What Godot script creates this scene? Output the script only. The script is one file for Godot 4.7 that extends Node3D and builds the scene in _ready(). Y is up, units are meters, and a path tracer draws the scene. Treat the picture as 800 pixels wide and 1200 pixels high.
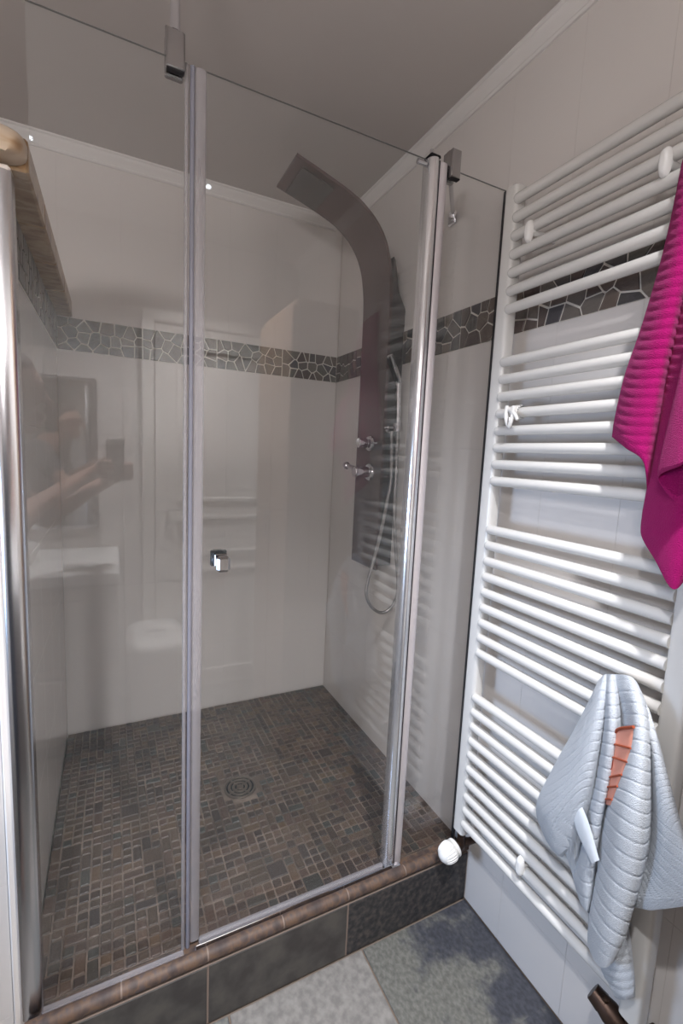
extends Node3D

# ---------------------------------------------------------------- mesh builder
class MB:
	var v := PackedVector3Array()
	var n := PackedVector3Array()
	var c := PackedColorArray()
	var col := Color(1, 1, 1)

	func tri(a: Vector3, b: Vector3, d: Vector3, na: Vector3, nb: Vector3, nd: Vector3) -> void:
		var f := (b - a).cross(d - a)
		if f.length_squared() < 1e-18:
			return
		if f.dot(na + nb + nd) > 0.0:   # Godot: front faces run clockwise
			v.append_array(PackedVector3Array([a, d, b]))
			n.append_array(PackedVector3Array([na, nd, nb]))
		else:
			v.append_array(PackedVector3Array([a, b, d]))
			n.append_array(PackedVector3Array([na, nb, nd]))
		c.append_array(PackedColorArray([col, col, col]))

	func flat(a: Vector3, b: Vector3, d: Vector3, outward: Vector3) -> void:
		var f := (b - a).cross(d - a)
		if f.length_squared() < 1e-18:
			return
		f = f.normalized()
		if f.dot(outward) < 0.0:
			f = -f
		tri(a, b, d, f, f, f)

	func quad(a: Vector3, b: Vector3, d: Vector3, e: Vector3, outward: Vector3) -> void:
		flat(a, b, d, outward)
		flat(a, d, e, outward)

	# chamfered box
	func box(centre: Vector3, size: Vector3, bevel := 0.0, basis := Basis()) -> void:
		var h := size * 0.5
		var b := minf(bevel, minf(h.x, minf(h.y, h.z)) * 0.95)
		var hs := [h.x, h.y, h.z]
		for ax in 3:
			var u := (ax + 1) % 3
			var w := (ax + 2) % 3
			for s in [-1.0, 1.0]:
				var pts: Array[Vector3] = []
				for k in [[-1, -1], [1, -1], [1, 1], [-1, 1]]:
					var p := Vector3()
					p[ax] = s * hs[ax]
					p[u] = k[0] * (hs[u] - b)
					p[w] = k[1] * (hs[w] - b)
					pts.append(centre + basis * p)
				var o := Vector3()
				o[ax] = s
				quad(pts[0], pts[1], pts[2], pts[3], basis * o)
		if b <= 0.0:
			return
		for ax in 3:
			var u := (ax + 1) % 3
			var w := (ax + 2) % 3
			for su in [-1.0, 1.0]:
				for sw in [-1.0, 1.0]:
					var pts: Array[Vector3] = []
					for k in [[-1, 0], [1, 0], [1, 1], [-1, 1]]:
						var p := Vector3()
						p[ax] = k[0] * (hs[ax] - b)
						p[u] = su * (hs[u] - (b if k[1] == 0 else 0.0))
						p[w] = sw * (hs[w] - (0.0 if k[1] == 0 else b))
						pts.append(centre + basis * p)
					var o := Vector3()
					o[u] = su
					o[w] = sw
					quad(pts[0], pts[1], pts[2], pts[3], basis * o)
		for sx in [-1.0, 1.0]:
			for sy in [-1.0, 1.0]:
				for sz in [-1.0, 1.0]:
					var s := Vector3(sx, sy, sz)
					var p1 := Vector3(sx * h.x, sy * (h.y - b), sz * (h.z - b))
					var p2 := Vector3(sx * (h.x - b), sy * h.y, sz * (h.z - b))
					var p3 := Vector3(sx * (h.x - b), sy * (h.y - b), sz * h.z)
					flat(centre + basis * p1, centre + basis * p2, centre + basis * p3, basis * s)

	# smooth grid of points; normals by differences, pointing the way of ref (or away from inside)
	func grid(p: Array, wrap := false, flip := false) -> void:
		var rows := p.size()
		var cols: int = p[0].size()
		var nn: Array = []
		for i in rows:
			var line := PackedVector3Array()
			for j in cols:
				var i0: int = maxi(i - 1, 0)
				var i1: int = mini(i + 1, rows - 1)
				var j0: int = (j - 1 + cols) % cols if wrap else maxi(j - 1, 0)
				var j1: int = (j + 1) % cols if wrap else mini(j + 1, cols - 1)
				var f: Vector3 = (p[i1][j] - p[i0][j]).cross(p[i][j1] - p[i][j0])
				f = f.normalized() if f.length_squared() > 1e-20 else Vector3.UP
				line.append(-f if flip else f)
			nn.append(line)
		for i in rows - 1:
			for j in (cols if wrap else cols - 1):
				var k: int = (j + 1) % cols
				tri(p[i][j], p[i + 1][j], p[i + 1][k], nn[i][j], nn[i + 1][j], nn[i + 1][k])
				tri(p[i][j], p[i + 1][k], p[i][k], nn[i][j], nn[i + 1][k], nn[i][k])

	func fan(ring: PackedVector3Array, outward: Vector3) -> void:
		var m := Vector3()
		for q in ring:
			m += q
		m /= ring.size()
		var o := outward.normalized()
		for j in ring.size():
			tri(m, ring[j], ring[(j + 1) % ring.size()], o, o, o)

	# rings: array of PackedVector3Array, closed round
	func loft(rings: Array, cap_a := true, cap_b := true) -> void:
		var m0 := Vector3()
		for q in rings[0]:
			m0 += q
		m0 /= rings[0].size()
		var m1 := Vector3()
		for q in rings[rings.size() - 1]:
			m1 += q
		m1 /= rings[0].size()
		# orientation test in the middle
		var k: int = rings.size() / 2
		var km: int = maxi(k - 1, 0)
		var mid := Vector3()
		for q in rings[k]:
			mid += q
		mid /= rings[k].size()
		var acc := 0.0
		var cnt: int = rings[k].size()
		for j in cnt:
			var f: Vector3 = (rings[k][j] - rings[km][j] if k != km else rings[1][j] - rings[0][j]).cross(rings[k][(j + 1) % cnt] - rings[k][(j - 1 + cnt) % cnt])
			acc += f.dot(rings[k][j] - mid)
		grid(rings, true, acc < 0.0)
		if cap_a:
			fan(rings[0], m0 - m1 if rings.size() < 3 else _dir(rings[0], rings[1]))
		if cap_b:
			fan(rings[rings.size() - 1], m1 - m0 if rings.size() < 3 else _dir(rings[rings.size() - 1], rings[rings.size() - 2]))

	func _dir(a: PackedVector3Array, b: PackedVector3Array) -> Vector3:
		var m := Vector3()
		for i in a.size():
			m += a[i] - b[i]
		return m if m.length_squared() > 1e-12 else Vector3.UP

	func tube(path: PackedVector3Array, radius, sides := 12, caps := true) -> void:
		var rings: Array = []
		var up := Vector3(0.31, 0.83, 0.46).normalized()
		var t0 := (path[1] - path[0]).normalized()
		var x := up.cross(t0).normalized()
		for i in path.size():
			var t := (path[mini(i + 1, path.size() - 1)] - path[maxi(i - 1, 0)]).normalized()
			x = (x - t * x.dot(t)).normalized()
			var y := t.cross(x)
			var r: float = radius[i] if radius is Array else radius
			var ring := PackedVector3Array()
			for j in sides:
				var a := TAU * j / sides
				ring.append(path[i] + (x * cos(a) + y * sin(a)) * r)
			rings.append(ring)
		loft(rings, caps, caps)

	# profile: Vector2(radius, height) along the local y axis of t; sharp corners where a point is repeated
	func lathe(profile: Array, t: Transform3D, sides := 24, sx := 1.0, sz := 1.0) -> void:
		var run: Array = []
		for i in profile.size():
			var pr: Vector2 = profile[i]
			if run.size() and pr.is_equal_approx(run[run.size() - 1]):
				_turn(run, t, sides, sx, sz)
				run = []
			run.append(pr)
		_turn(run, t, sides, sx, sz)

	func _turn(run: Array, t: Transform3D, sides: int, sx: float, sz: float) -> void:
		if run.size() < 2:
			return
		for i in run.size() - 1:
			var ds: Array = []
			for q in 2:
				var k: int = i + q
				var d: Vector2 = run[mini(k + 1, run.size() - 1)] - run[maxi(k - 1, 0)]
				ds.append(Vector2(d.y, -d.x).normalized())
			for j in sides:
				var pts: Array[Vector3] = []
				var ns: Array[Vector3] = []
				for q in [[0, 0], [1, 0], [1, 1], [0, 1]]:
					var a: float = TAU * (j + q[1]) / sides
					var pr: Vector2 = run[i + q[0]]
					var nr: Vector2 = ds[q[0]]
					pts.append(t * Vector3(pr.x * cos(a) * sx, pr.y, pr.x * sin(a) * sz))
					ns.append((t.basis * Vector3(nr.x * cos(a), nr.y, nr.x * sin(a))).normalized())
				tri(pts[0], pts[1], pts[2], ns[0], ns[1], ns[2])
				tri(pts[0], pts[2], pts[3], ns[0], ns[2], ns[3])

	# polygon (in the plane of a,b) pushed along d; smooth sides where the turn is gentle
	func extrude(poly: PackedVector2Array, o: Vector3, a: Vector3, b: Vector3, d: Vector3) -> void:
		var k := poly.size()
		var area := 0.0
		for i in k:
			area += poly[i].cross(poly[(i + 1) % k])
		var s := 1.0 if area > 0.0 else -1.0
		var en: Array[Vector2] = []
		for i in k:
			var e := (poly[(i + 1) % k] - poly[i]).normalized()
			en.append(Vector2(e.y, -e.x) * s)
		for i in k:
			var i1 := (i + 1) % k
			var na := en[i]
			var nb := en[i]
			if en[(i - 1 + k) % k].dot(en[i]) > 0.8:
				na = (en[(i - 1 + k) % k] + en[i]).normalized()
			if en[i1].dot(en[i]) > 0.8:
				nb = (en[i1] + en[i]).normalized()
			var p0 := o + a * poly[i].x + b * poly[i].y
			var p1 := o + a * poly[i1].x + b * poly[i1].y
			var n0 := (a * na.x + b * na.y).normalized()
			var n1 := (a * nb.x + b * nb.y).normalized()
			tri(p0, p1, p1 + d, n0, n1, n1)
			tri(p0, p1 + d, p0 + d, n0, n1, n0)
		var idx := Geometry2D.triangulate_polygon(poly)
		var dn := d.normalized()
		for q in range(0, idx.size(), 3):
			var p0 := o + a * poly[idx[q]].x + b * poly[idx[q]].y
			var p1 := o + a * poly[idx[q + 1]].x + b * poly[idx[q + 1]].y
			var p2 := o + a * poly[idx[q + 2]].x + b * poly[idx[q + 2]].y
			tri(p0, p1, p2, -dn, -dn, -dn)
			tri(p0 + d, p1 + d, p2 + d, dn, dn, dn)

	func mesh(colours := false) -> ArrayMesh:
		var a: Array = []
		a.resize(Mesh.ARRAY_MAX)
		a[Mesh.ARRAY_VERTEX] = v
		a[Mesh.ARRAY_NORMAL] = n
		if colours:
			a[Mesh.ARRAY_COLOR] = c
		var m := ArrayMesh.new()
		m.add_surface_from_arrays(Mesh.PRIMITIVE_TRIANGLES, a)
		return m

# ---------------------------------------------------------------- scene helpers
var M := {}
var taken := {}
var rng := RandomNumberGenerator.new()

func numbered(called: String) -> String:
	var k: int = taken.get(called, 0)
	taken[called] = k + 1
	return called if k == 0 else "%s_%03d" % [called, k]

func thing(called: String, label: String, category: String, at := Vector3.ZERO, group := "") -> Node3D:
	var o := Node3D.new()
	o.name = numbered(called)
	add_child(o, true)
	o.position = at
	return tag(o, label, category, group)

func tag(o: Node3D, label: String, category: String, group := "") -> Node3D:
	if label:
		o.set_meta("label", label)
	if category:
		o.set_meta("category", category)
	if group:
		o.set_meta("group", group)
	return o

func put(called: String, m: Mesh, mat: Material, parent: Node3D = null, at := Vector3.ZERO) -> MeshInstance3D:
	var o := MeshInstance3D.new()
	o.mesh = m
	o.material_override = mat
	if parent == null:
		o.name = numbered(called)
		add_child(o, true)
	else:
		o.name = part_name(called, parent)
		parent.add_child(o, true)
	o.position = at
	return o

# a mesh whose points are given in world space, put under a thing that stands elsewhere
func part(called: String, b: MB, mat: Material, parent: Node3D, colours := false) -> MeshInstance3D:
	var w := Vector3.ZERO
	var q: Node = parent
	while q is Node3D and q != self:
		w += q.position
		q = q.get_parent()
	for i in b.v.size():
		b.v[i] -= w
	return put(called, b.mesh(colours), mat, parent)

var part_count := {}
func part_name(called: String, parent: Node) -> String:
	var key := [parent.get_instance_id(), called]
	var k: int = part_count.get(key, 0)
	part_count[key] = k + 1
	return called if k == 0 else "%s_%03d" % [called, k]

func struct(called: String, label: String, category: String, b: MB, mat: Material) -> MeshInstance3D:
	var o := put(called, b.mesh(), mat)
	o.set_meta("kind", "structure")
	tag(o, label, category)
	return o

func mb() -> MB:
	return MB.new()

func plain(c: Color, rough := 0.5, metal := 0.0, spec := 0.5) -> StandardMaterial3D:
	var m := StandardMaterial3D.new()
	m.albedo_color = c
	m.roughness = rough
	m.metallic = metal
	m.metallic_specular = spec
	return m

func noise_tex(freq: float, seed_: int, ramp: Gradient = null, kind := FastNoiseLite.TYPE_SIMPLEX_SMOOTH, oct := 5, size := 512) -> NoiseTexture2D:
	var f := FastNoiseLite.new()
	f.noise_type = kind
	f.frequency = freq
	f.seed = seed_
	f.fractal_octaves = oct
	var t := NoiseTexture2D.new()
	t.width = size
	t.height = size
	t.seamless = true
	t.noise = f
	if ramp:
		t.color_ramp = ramp
	return t

func ramp(stops: Array) -> Gradient:
	var g := Gradient.new()
	var o := PackedFloat32Array()
	var c := PackedColorArray()
	for s in stops:
		o.append(s[0])
		c.append(s[1])
	g.offsets = o
	g.colors = c
	return g

func triplanar(m: StandardMaterial3D, scale: float, world := true) -> StandardMaterial3D:
	m.uv1_triplanar = true
	m.uv1_world_triplanar = world
	m.uv1_scale = Vector3.ONE * scale
	return m

func rgb(r: int, g: int, b: int, a := 1.0) -> Color:
	return Color(r / 255.0, g / 255.0, b / 255.0, a)

func circle(centre: Vector3, r: float, a: Vector3, b: Vector3, k: int) -> PackedVector3Array:
	var out := PackedVector3Array()
	for j in k:
		var t := TAU * j / k
		out.append(centre + (a * cos(t) + b * sin(t)) * r)
	return out

func axis_to(dir: Vector3, at: Vector3) -> Transform3D:
	var y := dir.normalized()
	var x := (Vector3.RIGHT if absf(y.x) < 0.9 else Vector3.FORWARD).cross(y).normalized()
	return Transform3D(Basis(x, y, x.cross(y)), at)

func crom(a: Vector3, b: Vector3, c: Vector3, d: Vector3, t: float) -> Vector3:
	return 0.5 * ((2.0 * b) + (c - a) * t + (2.0 * a - 5.0 * b + 4.0 * c - d) * t * t + (3.0 * b - a - 3.0 * c + d) * t * t * t)

func spline(p: PackedVector3Array, k: int, closed := false) -> PackedVector3Array:
	var out := PackedVector3Array()
	var s := p.size()
	for i in k:
		var f: float = float(i) / (k if closed else k - 1) * (s if closed else s - 1)
		var j := int(floor(f))
		if not closed:
			j = mini(j, s - 2)
		var t := f - j
		if closed:
			out.append(crom(p[(j - 1 + s) % s], p[j % s], p[(j + 1) % s], p[(j + 2) % s], t))
		else:
			var a := p[j - 1] if j > 0 else p[0] * 2.0 - p[1]
			var d := p[j + 2] if j + 2 < s else p[s - 1] * 2.0 - p[s - 2]
			out.append(crom(a, p[j], p[j + 1], d, t))
	return out

# a thick cloth through columns of points (each column runs down); rib(u, v, across, down) is its relief in metres
func cloth(cols: Array, nu: int, nv: int, thick: float, rib: Callable, closed := false) -> MB:
	var lines: Array = []
	for c in cols:
		lines.append(spline(PackedVector3Array(c), nv))
	var p: Array = []                       # p[row][col]
	for i in nv:
		var r := PackedVector3Array()
		for l in lines:
			r.append(l[i])
		p.append(spline(r, nu, closed))
	var down := PackedFloat32Array()
	down.resize(nu)
	var front: Array = []
	var back: Array = []
	for i in nv:
		var fr := PackedVector3Array()
		var bk := PackedVector3Array()
		var across := 0.0
		for j in nu:
			var i0 := maxi(i - 1, 0)
			var i1 := mini(i + 1, nv - 1)
			var j0 := (j - 1 + nu) % nu if closed else maxi(j - 1, 0)
			var j1 := (j + 1) % nu if closed else mini(j + 1, nu - 1)
			var f: Vector3 = (p[i1][j] - p[i0][j]).cross(p[i][j1] - p[i][j0]).normalized()
			if i > 0:
				down[j] += p[i][j].distance_to(p[i - 1][j])
			if j > 0:
				across += p[i][j].distance_to(p[i][j - 1])
			var u := float(j) / (nu - 1)
			var v := float(i) / (nv - 1)
			var e := minf(1.0, minf(minf(v, 1.0 - v) * 14.0, 1.0 if closed else minf(u, 1.0 - u) * 14.0))
			var half := thick * 0.5 * sqrt(maxf(e, 0.02))
			fr.append(p[i][j] + f * (half + rib.call(u, v, across, down[j]) * e))
			bk.append(p[i][j] - f * half)
		front.append(fr)
		back.append(bk)
	var b := mb()
	b.grid(front, closed, false)
	b.grid(back, closed, true)
	for i in nv - 1:
		if closed:
			break
		for j in [0, nu - 1]:
			b.flat(front[i][j], front[i + 1][j], back[i + 1][j], front[i][j] - p[i][clampi(j, 1, nu - 2)])
			b.flat(front[i][j], back[i + 1][j], back[i][j], front[i][j] - p[i][clampi(j, 1, nu - 2)])
	for j in (nu if closed else nu - 1):
		var k := (j + 1) % nu
		for i in [0, nv - 1]:
			b.flat(front[i][j], front[i][k], back[i][k], p[i][j] - p[clampi(i, 1, nv - 2)][j])
			b.flat(front[i][j], back[i][k], back[i][j], p[i][j] - p[clampi(i, 1, nv - 2)][j])
	return b

func clip_poly(poly: PackedVector2Array, at: Vector2, nrm: Vector2) -> PackedVector2Array:
	var out := PackedVector2Array()
	var k := poly.size()
	for i in k:
		var a := poly[i]
		var b := poly[(i + 1) % k]
		var da := (a - at).dot(nrm)
		var db := (b - at).dot(nrm)
		if da <= 0.0:
			out.append(a)
		if (da < 0.0) != (db < 0.0) and absf(da - db) > 1e-9:
			out.append(a.lerp(b, da / (da - db)))
	return out

# broken-stone frieze: cells of a jittered field, one mesh each. a runs along the wall, out is the wall's normal
func frieze(parent: Node3D, o: Vector3, a: Vector3, out: Vector3, length: float, height: float, pitch: float, sheet: float, seed_: int) -> void:
	rng.seed = seed_
	var done := 0.0
	while done < length - 0.01:
		var w := minf(sheet, length - done)
		var pts := PackedVector2Array()
		var nc := maxi(1, int(round(w / pitch)))
		for i in nc:
			var rows := 3 if rng.randf() < 0.8 else 2
			for j in rows:
				pts.append(Vector2((i + 0.5 + rng.randf_range(-0.42, 0.42)) * w / nc, (j + 0.5 + rng.randf_range(-0.4, 0.4)) * height / rows))
		for i in pts.size():
			var g := rng.randf_range(0.0016, 0.0029)
			var poly := PackedVector2Array([Vector2(g, g * 0.3), Vector2(w - g, g * 0.3), Vector2(w - g, height - g * 0.3), Vector2(g, height - g * 0.3)])
			for j in pts.size():
				if j != i and pts[i].distance_to(pts[j]) < 0.12:
					var d := (pts[j] - pts[i]).normalized()
					poly = clip_poly(poly, (pts[i] + pts[j]) * 0.5 - d * g, d)
			if poly.size() < 3:
				continue
			var m := Vector2()
			for q in poly:
				m += q
			m /= poly.size()
			var t := rng.randf_range(0.0028, 0.0042)
			var b := mb()
			var top := PackedVector3Array()
			var low := PackedVector3Array()
			var base := PackedVector3Array()
			for q in poly:
				var q2 := m + (q - m) * (1.0 - minf(0.25, 0.0012 / maxf(q.distance_to(m), 0.002)))
				var at := o + a * (done + q.x) + Vector3.UP * q.y
				base.append(at - out * 0.001)
				low.append(at + out * (t - 0.001))
				top.append(o + a * (done + q2.x) + Vector3.UP * q2.y + out * t)
			b.fan(top, out)
			var mid := o + a * (done + m.x) + Vector3.UP * m.y
			for j in poly.size():
				var k := (j + 1) % poly.size()
				var dirn := (low[j] + low[k]) * 0.5 - mid
				b.quad(top[j], top[k], low[k], low[j], dirn + out * 0.01)
				b.quad(low[j], low[k], base[k], base[j], dirn)
			part("mosaic_stone", b, M.stones[rng.randi() % M.stones.size()], parent)
		done += w

# wall tiles on a plane: a along the wall, out its normal; columns given by their joints, rows by theirs
func tile_wall(parent: Node3D, o: Vector3, a: Vector3, out: Vector3, xs: Array, ys: Array) -> void:
	var shared := {}
	for i in xs.size() - 1:
		for j in ys.size() - 1:
			var w: float = xs[i + 1] - xs[i]
			var h: float = ys[j + 1] - ys[j]
			if w < 0.012 or h < 0.012:
				continue
			var key := Vector2i(int(w * 2000), int(h * 2000))
			if not shared.has(key):
				var b := mb()
				var g := 0.0002
				var hw := w * 0.5 - g
				var hh := h * 0.5 - g
				var e := 0.0004
				var f := [[-1, -1], [1, -1], [1, 1], [-1, 1]]
				var top: Array[Vector3] = []
				var low: Array[Vector3] = []
				for k in f:
					top.append(a * (k[0] * (hw - e)) + Vector3.UP * (k[1] * (hh - e)) + out * 0.0)
					low.append(a * (k[0] * hw) + Vector3.UP * (k[1] * hh) - out * 0.0004)
				b.quad(top[0], top[1], top[2], top[3], out)
				for k in 4:
					b.quad(top[k], top[(k + 1) % 4], low[(k + 1) % 4], low[k], out + (low[k] + low[(k + 1) % 4]).normalized())
				shared[key] = b.mesh()
			var at: Vector3 = o + a * (xs[i] + w * 0.5) + Vector3.UP * (ys[j] + h * 0.5)
			put("wall_tile", shared[key], M.wall_tile, parent, at - parent.position)

func steps(from: float, to: float, first: float, pitch: float) -> Array:
	var out: Array = [from]
	var x := first
	while x < to - 0.002:
		if x > from + 0.002:
			out.append(x)
		x += pitch
	out.append(to)
	return out

# ---------------------------------------------------------------- materials
func materials() -> void:
	var tile := plain(rgb(221, 216, 212), 0.16)
	tile.metallic_specular = 0.45
	M.wall_tile = tile
	M.grout = plain(rgb(206, 199, 193), 0.6)
	M.step_grout = plain(rgb(134, 118, 108), 0.9)
	M.floor_grout = plain(rgb(128, 114, 102), 0.9)
	M.plaster = plain(rgb(205, 200, 196), 0.9)
	M.ceiling = plain(rgb(196, 190, 186), 0.92)
	M.cornice = plain(rgb(226, 223, 220), 0.6)
	M.white_paint = plain(rgb(214, 212, 208), 0.24)
	M.wood = plain(rgb(140, 114, 92), 0.45)
	M.white_plastic = plain(rgb(236, 235, 232), 0.18)
	M.cream_plastic = plain(rgb(236, 228, 220), 0.3)
	M.chrome = plain(rgb(214, 214, 218), 0.08, 1.0)
	M.satin = plain(rgb(205, 205, 208), 0.24, 1.0)
	M.drain = plain(rgb(128, 116, 106), 0.35, 0.85)
	M.grey_chrome = plain(rgb(172, 170, 171), 0.12, 1.0)
	M.bright = plain(rgb(226, 226, 228), 0.2, 0.85)
	M.hose = plain(rgb(150, 146, 144), 0.4, 0.7)
	M.dark_metal = plain(rgb(38, 38, 42), 0.3, 0.8)
	M.bronze = plain(rgb(74, 58, 50), 0.38, 0.75)
	M.brass_edge = plain(rgb(120, 96, 78), 0.35, 0.7)
	M.rubber = plain(rgb(22, 20, 26), 0.6)
	var glass := plain(Color(0.62, 0.66, 0.66, 0.03), 0.0)
	glass.metallic_specular = 0.46
	glass.transparency = BaseMaterial3D.TRANSPARENCY_ALPHA
	M.glass = glass
	M.glass_edge = plain(rgb(104, 104, 102), 0.3)
	var seal := plain(rgb(168, 164, 167, 0.45), 0.5)
	seal.transparency = BaseMaterial3D.TRANSPARENCY_ALPHA
	M.seal = seal
	var seal_dark := plain(rgb(140, 140, 152, 0.7), 0.55)
	M.soft_metal = plain(rgb(206, 200, 202), 0.55, 0.4)
	seal_dark.transparency = BaseMaterial3D.TRANSPARENCY_ALPHA
	M.seal_dark = seal_dark

	# slate: tone mottling, fine speckle and split relief
	var slate_relief := noise_tex(0.012, 5, null, FastNoiseLite.TYPE_SIMPLEX_SMOOTH, 6, 1024)
	var tones := [
		ramp([[0.2, rgb(120, 116, 112)], [0.5, rgb(133, 129, 124)], [0.8, rgb(144, 140, 134)]]),
		ramp([[0.2, rgb(84, 86, 88)], [0.5, rgb(106, 107, 105)], [0.8, rgb(128, 127, 120)]]),
		ramp([[0.2, rgb(66, 62, 60)], [0.5, rgb(77, 74, 71)], [0.8, rgb(88, 84, 79)]]),
		ramp([[0.2, rgb(50, 49, 51)], [0.5, rgb(64, 62, 62)], [0.8, rgb(84, 78, 74)]])]
	M.slate = []
	for k in 4:
		var m := plain(Color(1, 1, 1), 0.5)
		m.albedo_texture = noise_tex([0.02, 0.02, 0.008, 0.025][k], 11 + 12 * k, tones[k], FastNoiseLite.TYPE_SIMPLEX_SMOOTH, 6, 1024)
		triplanar(m, [1.6, 1.6, 1.3, 1.7][k])
		m.uv1_offset = Vector3(0.13 * k, 0.31 * k, 0.47 * k)
		m.heightmap_enabled = true
		m.heightmap_texture = slate_relief
		m.heightmap_scale = [0.06, 0.06, 0.06, 0.12][k]
		m.metallic_specular = 0.4
		M.slate.append(m)
	# the tile by the wall: a blue-black cloud on grey-green slate
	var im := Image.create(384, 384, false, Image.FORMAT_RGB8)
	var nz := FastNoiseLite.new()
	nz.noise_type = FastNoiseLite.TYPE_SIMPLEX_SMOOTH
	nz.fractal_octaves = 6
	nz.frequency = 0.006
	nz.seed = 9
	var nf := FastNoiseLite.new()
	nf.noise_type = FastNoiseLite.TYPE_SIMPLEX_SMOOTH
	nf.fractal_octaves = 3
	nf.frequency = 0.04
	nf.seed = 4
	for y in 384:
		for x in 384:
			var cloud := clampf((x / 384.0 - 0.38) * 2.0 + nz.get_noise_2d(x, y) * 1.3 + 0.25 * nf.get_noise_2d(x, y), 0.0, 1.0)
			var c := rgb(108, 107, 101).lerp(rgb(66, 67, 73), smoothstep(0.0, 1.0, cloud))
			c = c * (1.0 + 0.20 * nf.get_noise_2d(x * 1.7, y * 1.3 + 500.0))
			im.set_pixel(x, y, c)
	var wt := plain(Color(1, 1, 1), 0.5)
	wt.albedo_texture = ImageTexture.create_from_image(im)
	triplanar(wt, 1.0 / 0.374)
	wt.heightmap_enabled = true
	wt.heightmap_texture = slate_relief
	wt.heightmap_scale = 0.07
	wt.metallic_specular = 0.4
	M.slate_wall = wt

	# pencil trim: brown slate
	var trim := plain(Color(0.8, 0.79, 0.79), 0.6)
	trim.albedo_texture = noise_tex(0.01, 77, ramp([[0.2, rgb(84, 70, 66)], [0.45, rgb(108, 90, 80)], [0.62, rgb(134, 106, 84)], [0.8, rgb(104, 92, 90)]]))
	triplanar(trim, 4.0)
	M.trim = trim

	# mosaic stones for the floor: browns, greys, a few greens and ochres
	M.pebbles = []
	var tumbled := noise_tex(0.03, 3)
	for q in [[80, 63, 54], [72, 58, 47], [87, 71, 60], [65, 52, 45], [92, 74, 62], [61, 49, 44], [67, 62, 56], [61, 60, 56], [93, 74, 58], [78, 63, 52], [83, 65, 56], [59, 49, 46]]:
		var m := plain(rgb(q[0], q[1], q[2]), 0.42)
		m.heightmap_enabled = true
		m.heightmap_texture = tumbled
		m.heightmap_scale = 0.12
		triplanar(m, 9.0)
		M.pebbles.append(m)
	var field := plain(Color(1, 1, 1), 0.42)
	field.vertex_color_use_as_albedo = true
	field.heightmap_enabled = true
	field.heightmap_texture = tumbled
	field.heightmap_scale = 0.12
	triplanar(field, 9.0)
	M.pebble_field = field
	var bed := plain(Color(1, 1, 1), 0.9)
	bed.albedo_texture = noise_tex(0.012, 91, ramp([[0.3, rgb(96, 83, 74)], [0.7, rgb(136, 121, 110)]]))
	triplanar(bed, 1.2)
	M.mosaic_bed = bed

	# frieze stones: dark slate greys, glossy
	M.stones = []
	for q in [[104, 97, 93], [89, 85, 83], [114, 107, 101], [96, 85, 80], [83, 81, 81], [121, 111, 103], [100, 97, 91], [87, 75, 72], [108, 96, 88], [79, 77, 80]]:
		var m := plain(rgb(q[0], q[1], q[2]), 0.3)
		m.heightmap_enabled = true
		m.heightmap_texture = slate_relief
		m.heightmap_scale = 0.12
		triplanar(m, 6.0)
		M.stones.append(m)
	M.frieze_bed = plain(rgb(228, 223, 214), 0.85)

	# travertine coping
	var stone := plain(Color(0.84, 0.82, 0.80), 0.3)
	var veins := FastNoiseLite.new()
	veins.noise_type = FastNoiseLite.TYPE_SIMPLEX_SMOOTH
	veins.frequency = 0.008
	veins.seed = 8
	veins.fractal_octaves = 5
	veins.domain_warp_enabled = true
	veins.domain_warp_amplitude = 40.0
	var vt := NoiseTexture2D.new()
	vt.width = 512
	vt.height = 512
	vt.seamless = true
	vt.noise = veins
	vt.color_ramp = ramp([[0.2, rgb(150, 112, 80)], [0.4, rgb(196, 164, 124)], [0.6, rgb(214, 190, 156)], [0.75, rgb(176, 142, 104)], [0.9, rgb(206, 184, 156)]])
	stone.albedo_texture = vt
	stone.uv1_triplanar = true
	stone.uv1_world_triplanar = true
	stone.uv1_scale = Vector3(1.2, 3.0, 2.6)
	M.travertine = stone
	var nose := stone.duplicate()
	nose.albedo_texture = noise_tex(0.008, 8, ramp([[0.2, rgb(196, 160, 120)], [0.4, rgb(232, 214, 190)], [0.75, rgb(244, 232, 216)]]))
	M.travertine_nose = nose

	M.panel = plain(rgb(98, 82, 82), 0.25, 0.3)
	M.panel_side = plain(rgb(84, 80, 80), 0.2, 0.3)

	# terry cloths
	var loops := noise_tex(0.09, 41, null, FastNoiseLite.TYPE_SIMPLEX_SMOOTH, 3)
	M.pink = terry(rgb(146, 20, 90), loops)
	M.blue = terry(rgb(188, 193, 199), loops)
	M.skin_thread = plain(rgb(222, 150, 128), 0.5)
	M.brown_thread = plain(rgb(150, 66, 34), 0.55)
	M.label = plain(rgb(206, 212, 218), 0.8)

	M.skin = plain(rgb(158, 118, 100), 0.6)
	M.hair = plain(rgb(70, 52, 42), 0.6)
	M.shirt = plain(rgb(70, 70, 74), 0.85)
	M.trousers = plain(rgb(54, 58, 70), 0.85)
	M.phone = plain(rgb(30, 30, 34), 0.3)
	M.screen = plain(rgb(14, 14, 18), 0.08)
	M.mirror = plain(rgb(225, 228, 228), 0.02, 1.0)
	M.door_paint = plain(rgb(226, 222, 216), 0.35)
	M.vanity_front = plain(rgb(168, 158, 152), 0.35)
	M.ceramic = plain(rgb(240, 240, 238), 0.1)

func terry(c: Color, loops: Texture2D) -> StandardMaterial3D:
	var m := plain(c, 0.95, 0.0, 0.15)
	m.rim_enabled = true
	m.rim = 0.6
	m.rim_tint = 0.5
	m.heightmap_enabled = true
	m.heightmap_texture = loops
	m.heightmap_scale = 0.18
	triplanar(m, 9.0)
	return m

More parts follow.
